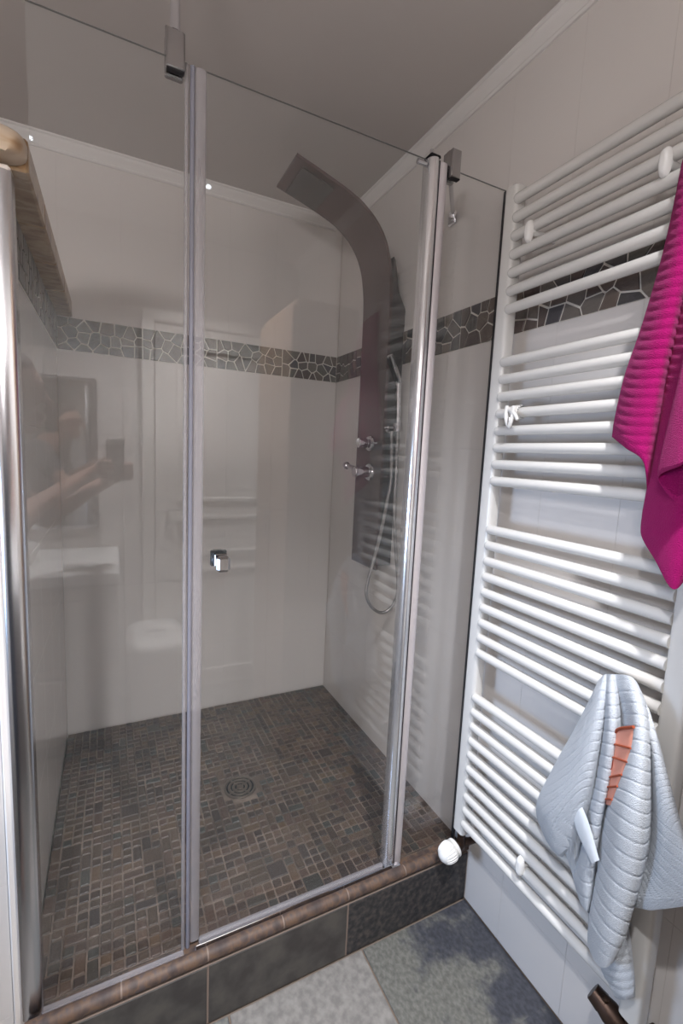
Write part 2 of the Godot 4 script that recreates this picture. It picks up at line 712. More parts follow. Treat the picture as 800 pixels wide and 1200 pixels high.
# ---------------------------------------------------------------- camera, light
const CAM_AT := Vector3(-0.9896, 1.3806, 1.0359)
const CAM_TURN := Vector3(-0.1227, -0.4638, 0.0461)
const ROOM_H := 2.457
const BACK := -1.0663
const FRONT := 1.63
const OUTER := -2.3
const PART_X := -1.1673        # shower side of the low partition
const BAND_LOW := 1.7276
const BAND_TOP := 1.8472
const FLOOR_S := 0.1704        # shower floor

func setup() -> void:
	var cam := Camera3D.new()
	cam.name = "camera"
	cam.fov = rad_to_deg(2.0 * atan(600.0 / 542.85))
	cam.near = 0.005
	cam.far = 30.0
	add_child(cam)
	cam.position = CAM_AT
	cam.rotation = CAM_TURN
	cam.current = true

	var env := Environment.new()
	var sky := Sky.new()
	var sm := ProceduralSkyMaterial.new()
	sm.sky_top_color = rgb(120, 150, 190)
	sm.sky_horizon_color = rgb(200, 210, 220)
	sm.ground_horizon_color = rgb(150, 150, 145)
	sm.ground_bottom_color = rgb(90, 88, 84)
	sky.sky_material = sm
	env.background_mode = Environment.BG_SKY
	env.sky = sky
	env.tonemap_mode = Environment.TONE_MAPPER_LINEAR
	env.tonemap_exposure = 1.07
	env.sdfgi_enabled = true
	env.ssao_enabled = true
	env.ssil_enabled = true
	var we := WorldEnvironment.new()
	we.name = "environment"
	we.environment = env
	add_child(we)

	# daylight that falls in and downward through the window of the outer wall
	var day := SpotLight3D.new()
	day.name = "window_daylight"
	day.light_color = Color(0.74, 0.85, 1.0)
	day.light_energy = 2.0
	day.spot_range = 8.0
	day.spot_attenuation = 2.0
	day.spot_angle = 36.0
	day.spot_angle_attenuation = 0.8
	day.light_size = 0.28
	day.shadow_enabled = true
	add_child(day)
	day.look_at_from_position(Vector3(OUTER + 0.04, 1.0, 0.24), Vector3(0.0, 0.52, 0.36))

const SPOTS := [Vector3(-0.614, ROOM_H, 1.082), Vector3(-1.236, ROOM_H, 1.101)]

func ceiling_spots() -> void:
	for k in 2:
		var at: Vector3 = SPOTS[k]
		var t := thing("ceiling_spotlight", ["round recessed ceiling spotlight above the bathroom floor, nearer the towel radiator", "round recessed ceiling spotlight above the bathroom floor, nearer the outer wall"][k], "spotlight", at, "recessed ceiling spotlights")
		var b := mb()
		b.lathe([Vector2(0.0122, 0.0), Vector2(0.0122, -0.004), Vector2(0.0122, -0.004), Vector2(0.036, -0.005), Vector2(0.040, 0.0)], Transform3D(), 28)
		put("trim_ring", b.mesh(), M.satin, t)
		var d := mb()
		d.lathe([Vector2(0.0, -0.004), Vector2(0.008, -0.0036), Vector2(0.012, 0.0), Vector2(0.012, 0.0), Vector2(0.0, 0.0)], Transform3D(), 24)
		var glow := plain(Color(0.95, 0.97, 1.0), 0.4)
		glow.emission_enabled = true
		glow.emission = Color(0.92, 0.96, 1.0)
		glow.emission_energy_multiplier = 26.0
		put("bulb_face", d.mesh(), glow, t)
		var l := SpotLight3D.new()
		l.name = "spot_beam"
		l.light_color = Color(0.985, 0.985, 1.0)
		l.light_energy = [4.2, 2.5][k]
		l.spot_range = 8.0
		l.spot_attenuation = 2.0
		l.spot_angle = 62.0
		l.spot_angle_attenuation = 1.0
		l.light_size = 0.03
		l.shadow_enabled = true
		t.add_child(l)
		l.position = Vector3(0, -0.03, 0)
		l.rotation.x = -PI / 2

# slim lamp over the wall mirror
func mirror_lamp() -> void:
	var t := thing("mirror_lamp", "slim warm white lamp bar above the wall mirror", "lamp", Vector3(-1.66, 1.785, FRONT))
	var b := mb()
	b.box(Vector3(-1.66, 1.785, FRONT - 0.03), Vector3(0.40, 0.05, 0.056), 0.005)
	part("lamp_housing", b, M.satin, t)
	b = mb()
	b.box(Vector3(-1.66, 1.785, FRONT - 0.060), Vector3(0.38, 0.036, 0.006), 0.002)
	var glow := plain(Color(1, 0.92, 0.84), 0.4)
	glow.emission_enabled = true
	glow.emission = Color(1.0, 0.94, 0.90)
	glow.emission_energy_multiplier = 1.6
	part("diffuser", b, glow, t)
	var l := AreaLight3D.new()
	l.name = "lamp_light"
	l.area_size = Vector2(0.38, 0.12)
	l.light_color = Color(0.98, 0.96, 0.96)
	l.light_energy = 1.15
	l.area_range = 8.0
	l.shadow_enabled = true
	t.add_child(l)
	l.position = Vector3(0, 0, -0.075)

# ---------------------------------------------------------------- the room
func room() -> void:
	# floor: bed and slate tiles
	var b := mb()
	b.box(Vector3((OUTER + 0.12) * 0.5, -0.055, (FRONT + BACK) * 0.5), Vector3(-OUTER + 0.36, 0.1, FRONT - BACK + 0.24))
	var fl := struct("floor", "grey slate tiled bathroom floor in front of the shower step", "floor", b, M.floor_grout)
	var p := 0.374
	rng.seed = 5
	var shared := {}
	var xs := [0.0]
	var x := -p
	while x > OUTER:
		xs.append(x)
		x -= p
	xs.append(OUTER)
	var zs := [0.0593]
	x = 0.0593 + p
	while x < FRONT:
		zs.append(x)
		x += p
	zs.append(FRONT)
	for i in xs.size() - 1:
		for j in zs.size() - 1:
			var w: float = xs[i] - xs[i + 1]
			var d: float = zs[j + 1] - zs[j]
			var key := Vector2i(int(w * 1000), int(d * 1000))
			if not shared.has(key):
				var t := mb()
				t.box(Vector3(), Vector3(w - 0.005, 0.012, d - 0.005), 0.0015)
				shared[key] = t.mesh()
			put("floor_tile", shared[key], M.slate_wall if i == 0 else M.slate[0 if (i + j) % 2 == 1 else 1], fl, Vector3(xs[i] - w * 0.5, -0.006, zs[j] + d * 0.5))

	# ceiling
	b = mb()
	b.box(Vector3((OUTER + 0.12) * 0.5, ROOM_H + 0.05, (FRONT + BACK) * 0.5), Vector3(-OUTER + 0.36, 0.1, FRONT - BACK + 0.24))
	struct("ceiling", "plain pale grey bathroom ceiling above the shower and radiator", "ceiling", b, M.ceiling)

	# walls that carry tiles and the stone frieze
	var rows := [FLOOR_S - 0.17]
	rows = [0.0, 0.1726, 0.4836, 0.7946, 1.1056, 1.4166, BAND_LOW]
	var rows_s := [0.1726, 0.4836, 0.7946, 1.1056, 1.4166, BAND_LOW]
	var above := [BAND_TOP, ROOM_H]
	b = mb()
	b.box(Vector3(0.062, ROOM_H * 0.5, (FRONT + BACK) * 0.5), Vector3(0.12, ROOM_H, FRONT - BACK + 0.24))
	var wr := struct("wall_right", "white glossy tiled wall behind the towel radiator with a broken-stone frieze", "wall", b, M.grout)
	var cols := steps(BACK, FRONT, 0.198 - 0.209 * 6, 0.209)
	tile_wall(wr, Vector3(0, 0, 0), Vector3(0, 0, 1), Vector3(-1, 0, 0), cols, rows)
	tile_wall(wr, Vector3(0, 0, 0), Vector3(0, 0, 1), Vector3(-1, 0, 0), cols, above)
	b = mb()
	b.box(Vector3(0.0002, (BAND_LOW + BAND_TOP) * 0.5, (BACK + 0.85) * 0.5), Vector3(0.003, BAND_TOP - BAND_LOW, 0.85 - BACK))
	part("grout_bed", b, M.frieze_bed, wr)
	frieze(wr, Vector3(-0.0013, BAND_LOW, BACK + 0.004), Vector3(0, 0, 1), Vector3(-1, 0, 0), 0.85 - BACK - 0.004, BAND_TOP - BAND_LOW, 0.043, 0.30, 71)
	b = mb()
	b.box(Vector3(0.0, BAND_LOW + 0.06, 1.24), Vector3(0.006, BAND_TOP - BAND_LOW, 0.78))
	part("frieze_run", b, M.stones[3], wr)

	b = mb()
	b.box(Vector3((OUTER + 0.12) * 0.5, ROOM_H * 0.5, BACK - 0.062), Vector3(-OUTER + 0.36, ROOM_H, 0.12))
	var wb := struct("wall_back", "white glossy tiled back wall of the shower with a broken-stone frieze", "wall", b, M.grout)
	cols = steps(PART_X, 0.0, -0.11 - 0.209 * 5, 0.209)
	tile_wall(wb, Vector3(0, 0, BACK), Vector3(1, 0, 0), Vector3(0, 0, 1), cols, rows_s)
	tile_wall(wb, Vector3(0, 0, BACK), Vector3(1, 0, 0), Vector3(0, 0, 1), [OUTER] + steps(PART_X - 0.1, 0.0, -0.11 - 0.209 * 5, 0.209), above)
	b = mb()
	b.box(Vector3(PART_X * 0.5, (BAND_LOW + BAND_TOP) * 0.5, BACK - 0.0002), Vector3(-PART_X, BAND_TOP - BAND_LOW, 0.003))
	part("grout_bed", b, M.frieze_bed, wb)
	frieze(wb, Vector3(PART_X + 0.003, BAND_LOW, BACK + 0.0013), Vector3(1, 0, 0), Vector3(0, 0, 1), -PART_X - 0.006, BAND_TOP - BAND_LOW, 0.036, 0.295, 29)

	# low partition on the left of the shower
	b = mb()
	b.box(Vector3(PART_X - 0.052, BAND_TOP * 0.5, (BACK - 0.004) * 0.5), Vector3(0.1, BAND_TOP, -BACK - 0.006))
	var wl := struct("wall_left", "low white tiled partition closing the left side of the shower", "wall", b, M.grout)
	cols = steps(BACK, -0.004, BACK + 0.209, 0.209)
	tile_wall(wl, Vector3(PART_X, 0, 0), Vector3(0, 0, 1), Vector3(1, 0, 0), cols, rows_s)
	tile_wall(wl, Vector3(0, 0, -0.002), Vector3(1, 0, 0), Vector3(0, 0, 1), [PART_X - 0.1, PART_X - 0.0225], [0.0, 0.1726, 0.4836, 0.7946, 1.1056, 1.4166, BAND_TOP - 0.002])
	b = mb()
	b.box(Vector3(PART_X - 0.0105, BAND_TOP * 0.5, -0.001), Vector3(0.021, BAND_TOP - 0.002, 0.012), 0.003)
	part("corner_trim", b, M.cream_plastic, wl)
	b = mb()
	b.box(Vector3(PART_X - 0.0002, (BAND_LOW + BAND_TOP) * 0.5, BACK * 0.5 - 0.003), Vector3(0.003, BAND_TOP - BAND_LOW, -BACK - 0.008))
	part("grout_bed", b, M.frieze_bed, wl)
	frieze(wl, Vector3(PART_X + 0.0013, BAND_LOW, BACK + 0.004), Vector3(0, 0, 1), Vector3(1, 0, 0), -BACK - 0.012, BAND_TOP - BAND_LOW, 0.038, 0.30, 47)

	# travertine coping that lies on the partition
	var cop := thing("stone_coping", "beige veined travertine coping with a rounded nose on top of the low partition", "coping", Vector3(PART_X, BAND_TOP, 0))
	var joints := [BACK + 0.002, -0.735, -0.49, -0.25, -0.012]
	for i in 4:
		b = mb()
		b.box(Vector3(PART_X - 0.028, BAND_TOP + 0.030, (joints[i] + joints[i + 1]) * 0.5), Vector3(0.164, 0.056, joints[i + 1] - joints[i] - 0.002), 0.004)
		part("coping_slab", b, M.travertine, cop)
	b = mb()
	var rings: Array = []
	for i in 19:                      # bullnose end, rounded upward, forward and to the shower side
		var a := PI * 0.5 * i / 18.0
		var zz := -0.011 + 0.050 * sin(a)
		var hh := 0.003 + 0.059 * pow(maxf(cos(a), 0.0), 0.75)
		var ww := 0.164 - 0.050 * (1.0 - cos(a))
		var ring := PackedVector3Array()
		for j in 40:
			var t := TAU * j / 40
			var sx := signf(cos(t)) * pow(absf(cos(t)), 0.62)
			var sy := signf(sin(t)) * pow(absf(sin(t)), 0.62)
			ring.append(Vector3(PART_X - 0.028 + sx * ww * 0.5, BAND_TOP + 0.002 + hh * 0.5 + sy * hh * 0.5, zz))
		rings.append(ring)
	b.loft(rings)
	part("nose", b, M.travertine_nose, cop)

	# outer wall with its window, and the wall behind the photographer with the door
	b = mb()
	var zw := [BACK - 0.12, -0.11, 0.59, FRONT + 0.12]
	var yw := [0.0, 0.45, 1.45, ROOM_H]
	for i in 3:
		for j in 3:
			if i == 1 and j == 1:
				continue
			b.box(Vector3(OUTER - 0.06, (yw[j] + yw[j + 1]) * 0.5, (zw[i] + zw[i + 1]) * 0.5), Vector3(0.12, yw[j + 1] - yw[j], zw[i + 1] - zw[i]))
	struct("wall_outer", "plain pale plastered outer wall with a small window opening", "wall", b, M.plaster)
	var win := thing("window_1", "small white framed window in the outer wall of the bathroom", "window", Vector3(OUTER - 0.06, 0.45, 0.24))
	win.set_meta("kind", "structure")
	b = mb()
	for s in [-1, 1]:
		b.box(Vector3(OUTER - 0.06, 0.95, 0.24 + s * 0.325), Vector3(0.05, 1.0, 0.05), 0.005)
		b.box(Vector3(OUTER - 0.06, 0.95 + s * 0.475, 0.24), Vector3(0.05, 0.05, 0.60), 0.005)
	part("window_frame", b, M.white_plastic, win)
	b = mb()
	b.box(Vector3(OUTER - 0.06, 0.95, 0.24), Vector3(0.012, 0.9, 0.6))
	part("pane", b, M.glass, win)
	b = mb()
	b.box(Vector3((OUTER + 0.12) * 0.5, ROOM_H * 0.5, FRONT + 0.06), Vector3(-OUTER + 0.36, ROOM_H, 0.12))
	struct("wall_front", "plain pale plastered wall with the bathroom door", "wall", b, M.plaster)
	door()
	cornices()

func door() -> void:
	var z := FRONT - 0.001
	var t := thing("door_1", "white painted panelled bathroom door beside the waste bin", "door", Vector3(-0.40, 0, z))
	t.set_meta("kind", "structure")
	var b := mb()
	b.box(Vector3(-0.40, 1.0, z - 0.018), Vector3(0.76, 2.0, 0.036), 0.003)
	part("door_leaf", b, M.door_paint, t)
	for q in [[0.10, 0.70], [0.80, 1.00], [1.10, 1.90]]:
		b = mb()
		var w := 0.54
		var y0: float = q[0]
		var y1: float = q[1]
		for s in [-1, 1]:
			b.box(Vector3(-0.40 + s * w * 0.5, (y0 + y1) * 0.5, z - 0.043), Vector3(0.025, y1 - y0 + 0.025, 0.014), 0.005)
		for yy in [y0, y1]:
			b.box(Vector3(-0.40, yy, z - 0.043), Vector3(w - 0.026, 0.025, 0.014), 0.005)
		part("panel_moulding", b, M.door_paint, t)
	b = mb()
	b.box(Vector3(-0.815, 1.02, z - 0.022), Vector3(0.06, 2.04, 0.044), 0.006)
	b.box(Vector3(-0.01, 1.02, z - 0.022), Vector3(0.016, 2.04, 0.044), 0.006)
	b.box(Vector3(-0.42, 2.04, z - 0.022), Vector3(0.84, 0.06, 0.044), 0.006)
	part("door_frame", b, M.door_paint, t)
	b = mb()
	b.tube(PackedVector3Array([Vector3(-0.72, 1.05, z - 0.036), Vector3(-0.72, 1.05, z - 0.085)]), 0.009, 12)
	b.tube(PackedVector3Array([Vector3(-0.725, 1.05, z - 0.085), Vector3(-0.61, 1.05, z - 0.085)]), 0.009, 12)
	part("door_handle", b, M.satin, t)

func cornices() -> void:
	var y := ROOM_H
	var prof := PackedVector2Array([Vector2(0, 0), Vector2(0.034, 0), Vector2(0.034, -0.004), Vector2(0.031, -0.007), Vector2(0.027, -0.008), Vector2(0.026, -0.012), Vector2(0.023, -0.017), Vector2(0.016, -0.024), Vector2(0.011, -0.031), Vector2(0.009, -0.035), Vector2(0.010, -0.038), Vector2(0.009, -0.041), Vector2(0.006, -0.044), Vector2(0, -0.044)])
	var b := mb()
	b.extrude(prof, Vector3(0.0, y, BACK), Vector3(-1, 0, 0), Vector3.UP, Vector3(0, 0, FRONT - BACK))
	struct("trim_1", "white moulded cornice where the right wall meets the ceiling", "cornice", b, M.cornice)
	b = mb()
	b.extrude(prof, Vector3(OUTER, y, BACK), Vector3(0, 0, 1), Vector3.UP, Vector3(-OUTER - 0.036, 0, 0))
	struct("trim_2", "white moulded cornice where the back wall of the shower meets the ceiling", "cornice", b, M.cornice)

# ---------------------------------------------------------------- the shower base
func in_view(p: Vector3) -> Vector3:
	var q := Basis.from_euler(CAM_TURN).inverse() * (p - CAM_AT)
	return Vector3(400.0 + 542.85 * q.x / -q.z, 600.0 - 542.85 * q.y / -q.z, -q.z)

func shower_base() -> void:
	var b := mb()
	b.box(Vector3(PART_X * 0.5 + 0.001, (FLOOR_S - 0.0035) * 0.5, (BACK - 0.006) * 0.5), Vector3(-PART_X - 0.004, FLOOR_S - 0.0035, -BACK - 0.008))
	var base := struct("floor_shower", "raised shower floor of small tumbled brown stone mosaic", "shower floor", b, M.mosaic_bed)
	# stones of one, two or four cells
	rng.seed = 17
	var cell := 0.0267
	var x0 := PART_X + 0.002
	var nx := int((-PART_X - 0.004) / cell)
	var nz := int((-BACK - 0.009) / cell)
	var cx := (-PART_X - 0.004) / nx
	var cz := (-BACK - 0.009) / nz
	var used := {}
	var drain := Vector3(-0.587, FLOOR_S, -0.488)
	var items: Array = []
	for i in nx:
		for j in nz:
			if used.has(Vector2i(i, j)):
				continue
			var r := rng.randf()
			var w := 1
			var d := 1
			if r < 0.09:
				d = 2
			elif r < 0.16:
				w = 2
			elif r < 0.165:
				w = 2
				d = 2
			var ok := true
			for a in w:
				for c in d:
					if used.has(Vector2i(i + a, j + c)) or i + a >= nx or j + c >= nz:
						ok = false
			if not ok:
				w = 1
				d = 1
			for a in w:
				for c in d:
					used[Vector2i(i + a, j + c)] = true
			var at := Vector3(x0 + (i + w * 0.5) * cx, FLOOR_S, BACK + 0.002 + (j + d * 0.5) * cz)
			if Vector2(at.x - drain.x, at.z - drain.z).length() < 0.064 + 0.008 * maxi(w, d):
				continue
			var s := in_view(at)
			var seen := s.x > 40 and s.x < 530 and s.y < 1195
			items.append({"at": at, "w": w, "d": d, "key": s.z if seen else 9.0 + s.z, "tone": (6 + rng.randi() % 6 if rng.randf() < 0.32 else rng.randi() % 6), "dy": rng.randf_range(-0.0008, 0.0008), "turn": rng.randf_range(-0.03, 0.03), "cut": rng.randf_range(0.0028, 0.0048)})
	items.sort_custom(func(p, q): return p.key < q.key)
	var shared := {}
	var rest := mb()
	for k in items.size():
		var it: Dictionary = items[k]
		var size := Vector3(it.w * cx - it.cut, 0.007, it.d * cz - it.cut)
		if k < 300:
			var key := Vector2i(it.w, it.d)
			if not shared.has(key):
				var t := mb()
				t.box(Vector3(), Vector3(it.w * cx - 0.0036, 0.007, it.d * cz - 0.0036), 0.0022)
				shared[key] = t.mesh()
			var o := put("mosaic_stone", shared[key], M.pebbles[it.tone], base, it.at + Vector3(0, it.dy - 0.0035, 0))
			o.rotation.y = it.turn
		else:
			rest.col = M.pebbles[it.tone].albedo_color.srgb_to_linear()
			rest.box(it.at + Vector3(0, it.dy - 0.0035, 0), size, 0.0022, Basis(Vector3.UP, it.turn))
	var field := part("mosaic_field", rest, M.pebble_field, base, true)
	field.set_meta("kind", "stuff")

	# step in front: slate facing, brown pencil trim and a ledge that carries the glass
	b = mb()
	b.box(Vector3(PART_X * 0.5, 0.0805, 0.0262), Vector3(-PART_X - 0.004, 0.161, 0.0625))
	var kerb := struct("trim_3", "raised shower step faced with dark slate tiles and a brown rounded edge", "shower step", b, M.step_grout)
	var xs := [-0.001, -0.424, -0.799, PART_X + 0.001]
	for i in 3:
		b = mb()
		b.box(Vector3((xs[i] + xs[i + 1]) * 0.5, 0.081, 0.0543), Vector3(xs[i] - xs[i + 1] - 0.005, 0.158, 0.010), 0.0012)
		part("step_tile", b, M.slate[3 if i == 0 else 2], kerb)
	xs = [-0.001, -0.237, -0.424, -0.61, -0.799, -0.985, PART_X + 0.001]
	for i in 6:
		b = mb()
		var ring: Array = []
		for q in [xs[i] - 0.0018, xs[i + 1] + 0.0018]:
			ring.append(circle(Vector3(q, 0.1785, 0.0455), 0.0155, Vector3.UP, Vector3(0, 0, 1), 24))
		b.loft(ring)
		part("edge_trim", b, M.trim, kerb)
		if i < 5:
			b = mb()
			b.loft([circle(Vector3(xs[i + 1] - 0.002, 0.1785, 0.0455), 0.0147, Vector3.UP, Vector3(0, 0, 1), 24), circle(Vector3(xs[i + 1] + 0.002, 0.1785, 0.0455), 0.0147, Vector3.UP, Vector3(0, 0, 1), 24)])
			part("grout_joint", b, M.step_grout, kerb)
	xs = [-0.001, -0.237, -0.424, -0.61, -0.799, -0.985, PART_X + 0.001]
	for i in 6:
		b = mb()
		b.box(Vector3((xs[i] + xs[i + 1]) * 0.5, 0.1640, 0.0135), Vector3(xs[i] - xs[i + 1] - 0.003, 0.006, 0.036), 0.0015)
		part("ledge_tile", b, M.trim, kerb)

	# drain
	var dr := thing("floor_drain", "round metal shower drain with concentric rings in the mosaic floor", "drain", drain)
	b = mb()
	b.lathe([Vector2(0.0, -0.002), Vector2(0.056, -0.002), Vector2(0.056, -0.002), Vector2(0.056, 0.0008)], Transform3D(), 40)
	put("drain_well", b.mesh(), M.dark_metal, dr)
	for r in [0.0535, 0.038, 0.023]:
		b = mb()
		b.lathe([Vector2(r - 0.0042, -0.002), Vector2(r - 0.0042, 0.0012), Vector2(r - 0.003, 0.0024), Vector2(r + 0.003, 0.0024), Vector2(r + 0.0042, 0.0012), Vector2(r + 0.0042, -0.002)], Transform3D(), 40)
		put("ring", b.mesh(), M.drain, dr)
	b = mb()
	b.lathe([Vector2(0.0, 0.0024), Vector2(0.010, 0.0024), Vector2(0.012, 0.0008), Vector2(0.012, -0.002)], Transform3D(), 24)
	put("centre_cap", b.mesh(), M.drain, dr)
	for k in 4:
		b = mb()
		b.box(Vector3(), Vector3(0.04, 0.0025, 0.005), 0.0005)
		var o := put("spoke", b.mesh(), M.drain, dr, Vector3(cos(k * PI / 2 + 0.5) * 0.033, 0.0002, -sin(k * PI / 2 + 0.5) * 0.033))
		o.rotation.y = k * PI / 2 + 0.5

# ---------------------------------------------------------------- the glass front
const GLASS_TOP := 2.1126
const GLASS_LOW := 0.1685

func pane(t: Node3D, x0: float, x1: float, top: float, low: float) -> void:
	var b := mb()
	b.box(Vector3((x0 + x1) * 0.5, (top + low) * 0.5, 0), Vector3(x1 - x0, top - low, 0.007))
	part("glass_pane", b, M.glass, t)
	b = mb()
	b.box(Vector3((x0 + x1) * 0.5, top + 0.0006, 0), Vector3(x1 - x0, 0.0012, 0.004), 0.0003)
	part("polished_edge", b, M.glass_edge, t)

func ribs(x0: float, x1: float, y0: float, y1: float, z: float, k: int, depth := 0.004) -> MB:
	var b := mb()
	for i in k:
		var w := (x1 - x0) / k
		var poly := PackedVector2Array()
		for j in 9:
			var a := PI * j / 8.0
			poly.append(Vector2(x0 + w * (i + 0.5) - cos(a) * w * 0.5, z + sin(a) * depth))
		for j in 9:
			var a := PI * j / 8.0
			poly.append(Vector2(x0 + w * (i + 0.5) + cos(a) * w * 0.5, z - 0.001 - sin(a) * depth))
		b.extrude(poly, Vector3(0, y0, 0), Vector3(1, 0, 0), Vector3(0, 0, 1), Vector3(0, y1 - y0, 0))
	return b

func enclosure() -> void:
	# left fixed panel with its wall profile
	var t := thing("fixed_glass_panel", "wide fixed glass panel beside the low partition, held by an aluminium wall profile", "glass panel", Vector3(-1.0, GLASS_LOW, 0))
	var b := mb()      # the pane steps round the stone coping
	b.extrude(PackedVector2Array([Vector2(-1.150, GLASS_LOW), Vector2(-0.848, GLASS_LOW), Vector2(-0.848, GLASS_TOP), Vector2(-1.109, GLASS_TOP), Vector2(-1.109, 1.842), Vector2(-1.150, 1.842)]), Vector3(0, 0, -0.0035), Vector3(1, 0, 0), Vector3.UP, Vector3(0, 0, 0.007))
	part("glass_pane", b, M.glass, t)
	b = mb()
	b.box(Vector3(-0.9785, GLASS_TOP + 0.0006, 0), Vector3(0.261, 0.0012, 0.004), 0.0003)
	part("polished_edge", b, M.glass_edge, t)
	b = mb()
	var prof := PackedVector2Array([Vector2(-1.167, -0.004), Vector2(-1.172, 0.002), Vector2(-1.172, 0.014)])
	for k in 7:
		var a := PI - PI * k / 6.0
		prof.append(Vector2(-1.1535 + cos(a) * 0.0185, 0.014 + sin(a) * 0.006))
	prof.append_array(PackedVector2Array([Vector2(-1.135, 0.0), Vector2(-1.135, -0.018), Vector2(-1.166, -0.018)]))
	b.extrude(prof, Vector3(0, GLASS_LOW, 0), Vector3(1, 0, 0), Vector3(0, 0, 1), Vector3(0, 1.832 - GLASS_LOW, 0))
	part("wall_profile", b, M.satin, t)
	b = mb()
	b.box(Vector3(-1.153, 1.836, 0.001), Vector3(0.034, 0.01, 0.034), 0.004)
	part("profile_cap", b, M.cream_plastic, t)
	part("edge_seal", ribs(-0.853, -0.8445, GLASS_LOW, GLASS_TOP, 0.0, 1, 0.0045), M.seal, t)
	part("magnet_strip", ribs(-0.8425, -0.833, GLASS_LOW, GLASS_TOP, 0.0, 1, 0.005), M.seal_dark, t)
	b = mb()
	b.box(Vector3(-0.993, GLASS_LOW + 0.001, 0.012), Vector3(0.29, 0.009, 0.015), 0.003)
	part("bottom_seal", b, M.seal, t)

	# the door
	t = thing("shower_door", "hinged glass shower door with a small square chrome knob and a clear bottom seal", "shower door", Vector3(-0.55, GLASS_LOW, 0))
	t.set_meta("kind", "thing")
	pane(t, -0.823, -0.272, GLASS_TOP, GLASS_LOW + 0.014)
	part("edge_seal", ribs(-0.8325, -0.811, GLASS_LOW + 0.012, GLASS_TOP, 0.0, 1, 0.0045), M.seal, t)
	b = mb()
	b.box(Vector3(-0.547, GLASS_LOW + 0.007, 0.002), Vector3(0.53, 0.016, 0.014), 0.004)
	part("bottom_seal", b, M.seal, t)
	b = mb()
	prof = PackedVector2Array()
	for k in 13:
		var a := PI - PI * k / 12.0
		prof.append(Vector2(-0.266 + cos(a) * 0.0155, 0.004 + sin(a) * 0.018))
	prof.append_array(PackedVector2Array([Vector2(-0.2505, -0.014), Vector2(-0.2815, -0.014)]))
	b.extrude(prof, Vector3(0, GLASS_LOW + 0.006, 0), Vector3(1, 0, 0), Vector3(0, 0, 1), Vector3(0, GLASS_TOP - GLASS_LOW - 0.005, 0))
	part("hinge_profile", b, M.bright, t)
	b = mb()
	b.box(Vector3(-0.266, GLASS_TOP + 0.006, 0.003), Vector3(0.032, 0.010, 0.034), 0.004)
	part("profile_cap", b, M.dark_metal, t)
	b = mb()
	b.tube(PackedVector3Array([Vector3(-0.270, GLASS_TOP + 0.010, 0.004), Vector3(-0.270, GLASS_TOP + 0.024, 0.004)]), 0.005, 12)
	b.tube(PackedVector3Array([Vector3(-0.284, GLASS_TOP - 0.012, 0.003), Vector3(-0.310, GLASS_TOP - 0.012, 0.003)]), 0.006, 12)
	part("hinge_pin", b, M.chrome, t)
	# knob, through the glass
	b = mb()
	b.box(Vector3(-0.774, 1.136, -0.009), Vector3(0.036, 0.036, 0.010), 0.002)
	part("rosette", b, M.dark_metal, t)
	b = mb()
	b.box(Vector3(-0.772, 1.134, 0.0065), Vector3(0.028, 0.028, 0.006), 0.002)
	b.tube(PackedVector3Array([Vector3(-0.772, 1.134, 0.008), Vector3(-0.772, 1.134, 0.024)]), 0.009, 16)
	b.box(Vector3(-0.772, 1.131, 0.032), Vector3(0.030, 0.036, 0.018), 0.006)
	b.box(Vector3(-0.772, 1.136, -0.030), Vector3(0.030, 0.030, 0.018), 0.006)
	b.tube(PackedVector3Array([Vector3(-0.772, 1.136, -0.012), Vector3(-0.772, 1.136, -0.024)]), 0.009, 16)
	part("knob", b, M.grey_chrome, t)

	# right fixed panel
	t = thing("fixed_glass_panel", "narrow fixed glass panel between the hinged shower door and the tiled wall", "glass panel", Vector3(-0.12, GLASS_LOW, 0))
	pane(t, -0.226, -0.015, GLASS_TOP, GLASS_LOW)
	b = mb()
	b.box(Vector3(-0.249, (GLASS_LOW + GLASS_TOP) * 0.5 + 0.003, 0.0), Vector3(0.0026, GLASS_TOP - GLASS_LOW, 0.024), 0.0005)
	part("gasket", b, M.rubber, t)
	part("post_profile", ribs(-0.2475, -0.219, GLASS_LOW, GLASS_TOP + 0.002, 0.0, 1, 0.012), M.soft_metal, t)
	b = mb()
	b.box(Vector3(-0.0085, (GLASS_LOW + GLASS_TOP) * 0.5, 0.0), Vector3(0.015, GLASS_TOP - GLASS_LOW, 0.016), 0.002)
	part("wall_profile", b, M.satin, t)
	b = mb()
	b.box(Vector3(-0.0175, (GLASS_LOW + GLASS_TOP) * 0.5, 0.0), Vector3(0.002, GLASS_TOP - GLASS_LOW, 0.012), 0.0005)
	part("gasket", b, M.rubber, t)

	# chrome threshold on the step
	t = thing("threshold_rail", "slim chrome threshold rail on the step below the shower door", "rail", Vector3(-0.53, 0.167, 0.02))
	b = mb()
	b.box(Vector3(-0.535, 0.1684, 0.018), Vector3(0.575, 0.0028, 0.022), 0.0008)
	part("rail_base", b, M.satin, t)
	b = mb()
	b.box(Vector3(-0.535, 0.181, 0.0285), Vector3(0.575, 0.027, 0.003), 0.001)
	part("lip", b, M.chrome, t)
	b = mb()
	b.box(Vector3(-0.255, 0.181, 0.030), Vector3(0.030, 0.026, 0.014), 0.003)
	part("end_block", b, M.chrome, t)

	# supports that brace the panels
	t = thing("support_bar", "upright chrome bar between the wide glass panel and the ceiling", "support bar", Vector3(-0.871, 2.085, 0))
	b = mb()
	b.box(Vector3(-0.871, 2.119, 0.0125), Vector3(0.034, 0.068, 0.014), 0.003)
	b.box(Vector3(-0.871, 2.119, -0.0115), Vector3(0.034, 0.068, 0.014), 0.003)
	b.box(Vector3(-0.871, 2.143, 0.0), Vector3(0.034, 0.040, 0.012), 0.002)
	part("clamp", b, M.grey_chrome, t)
	b = mb()
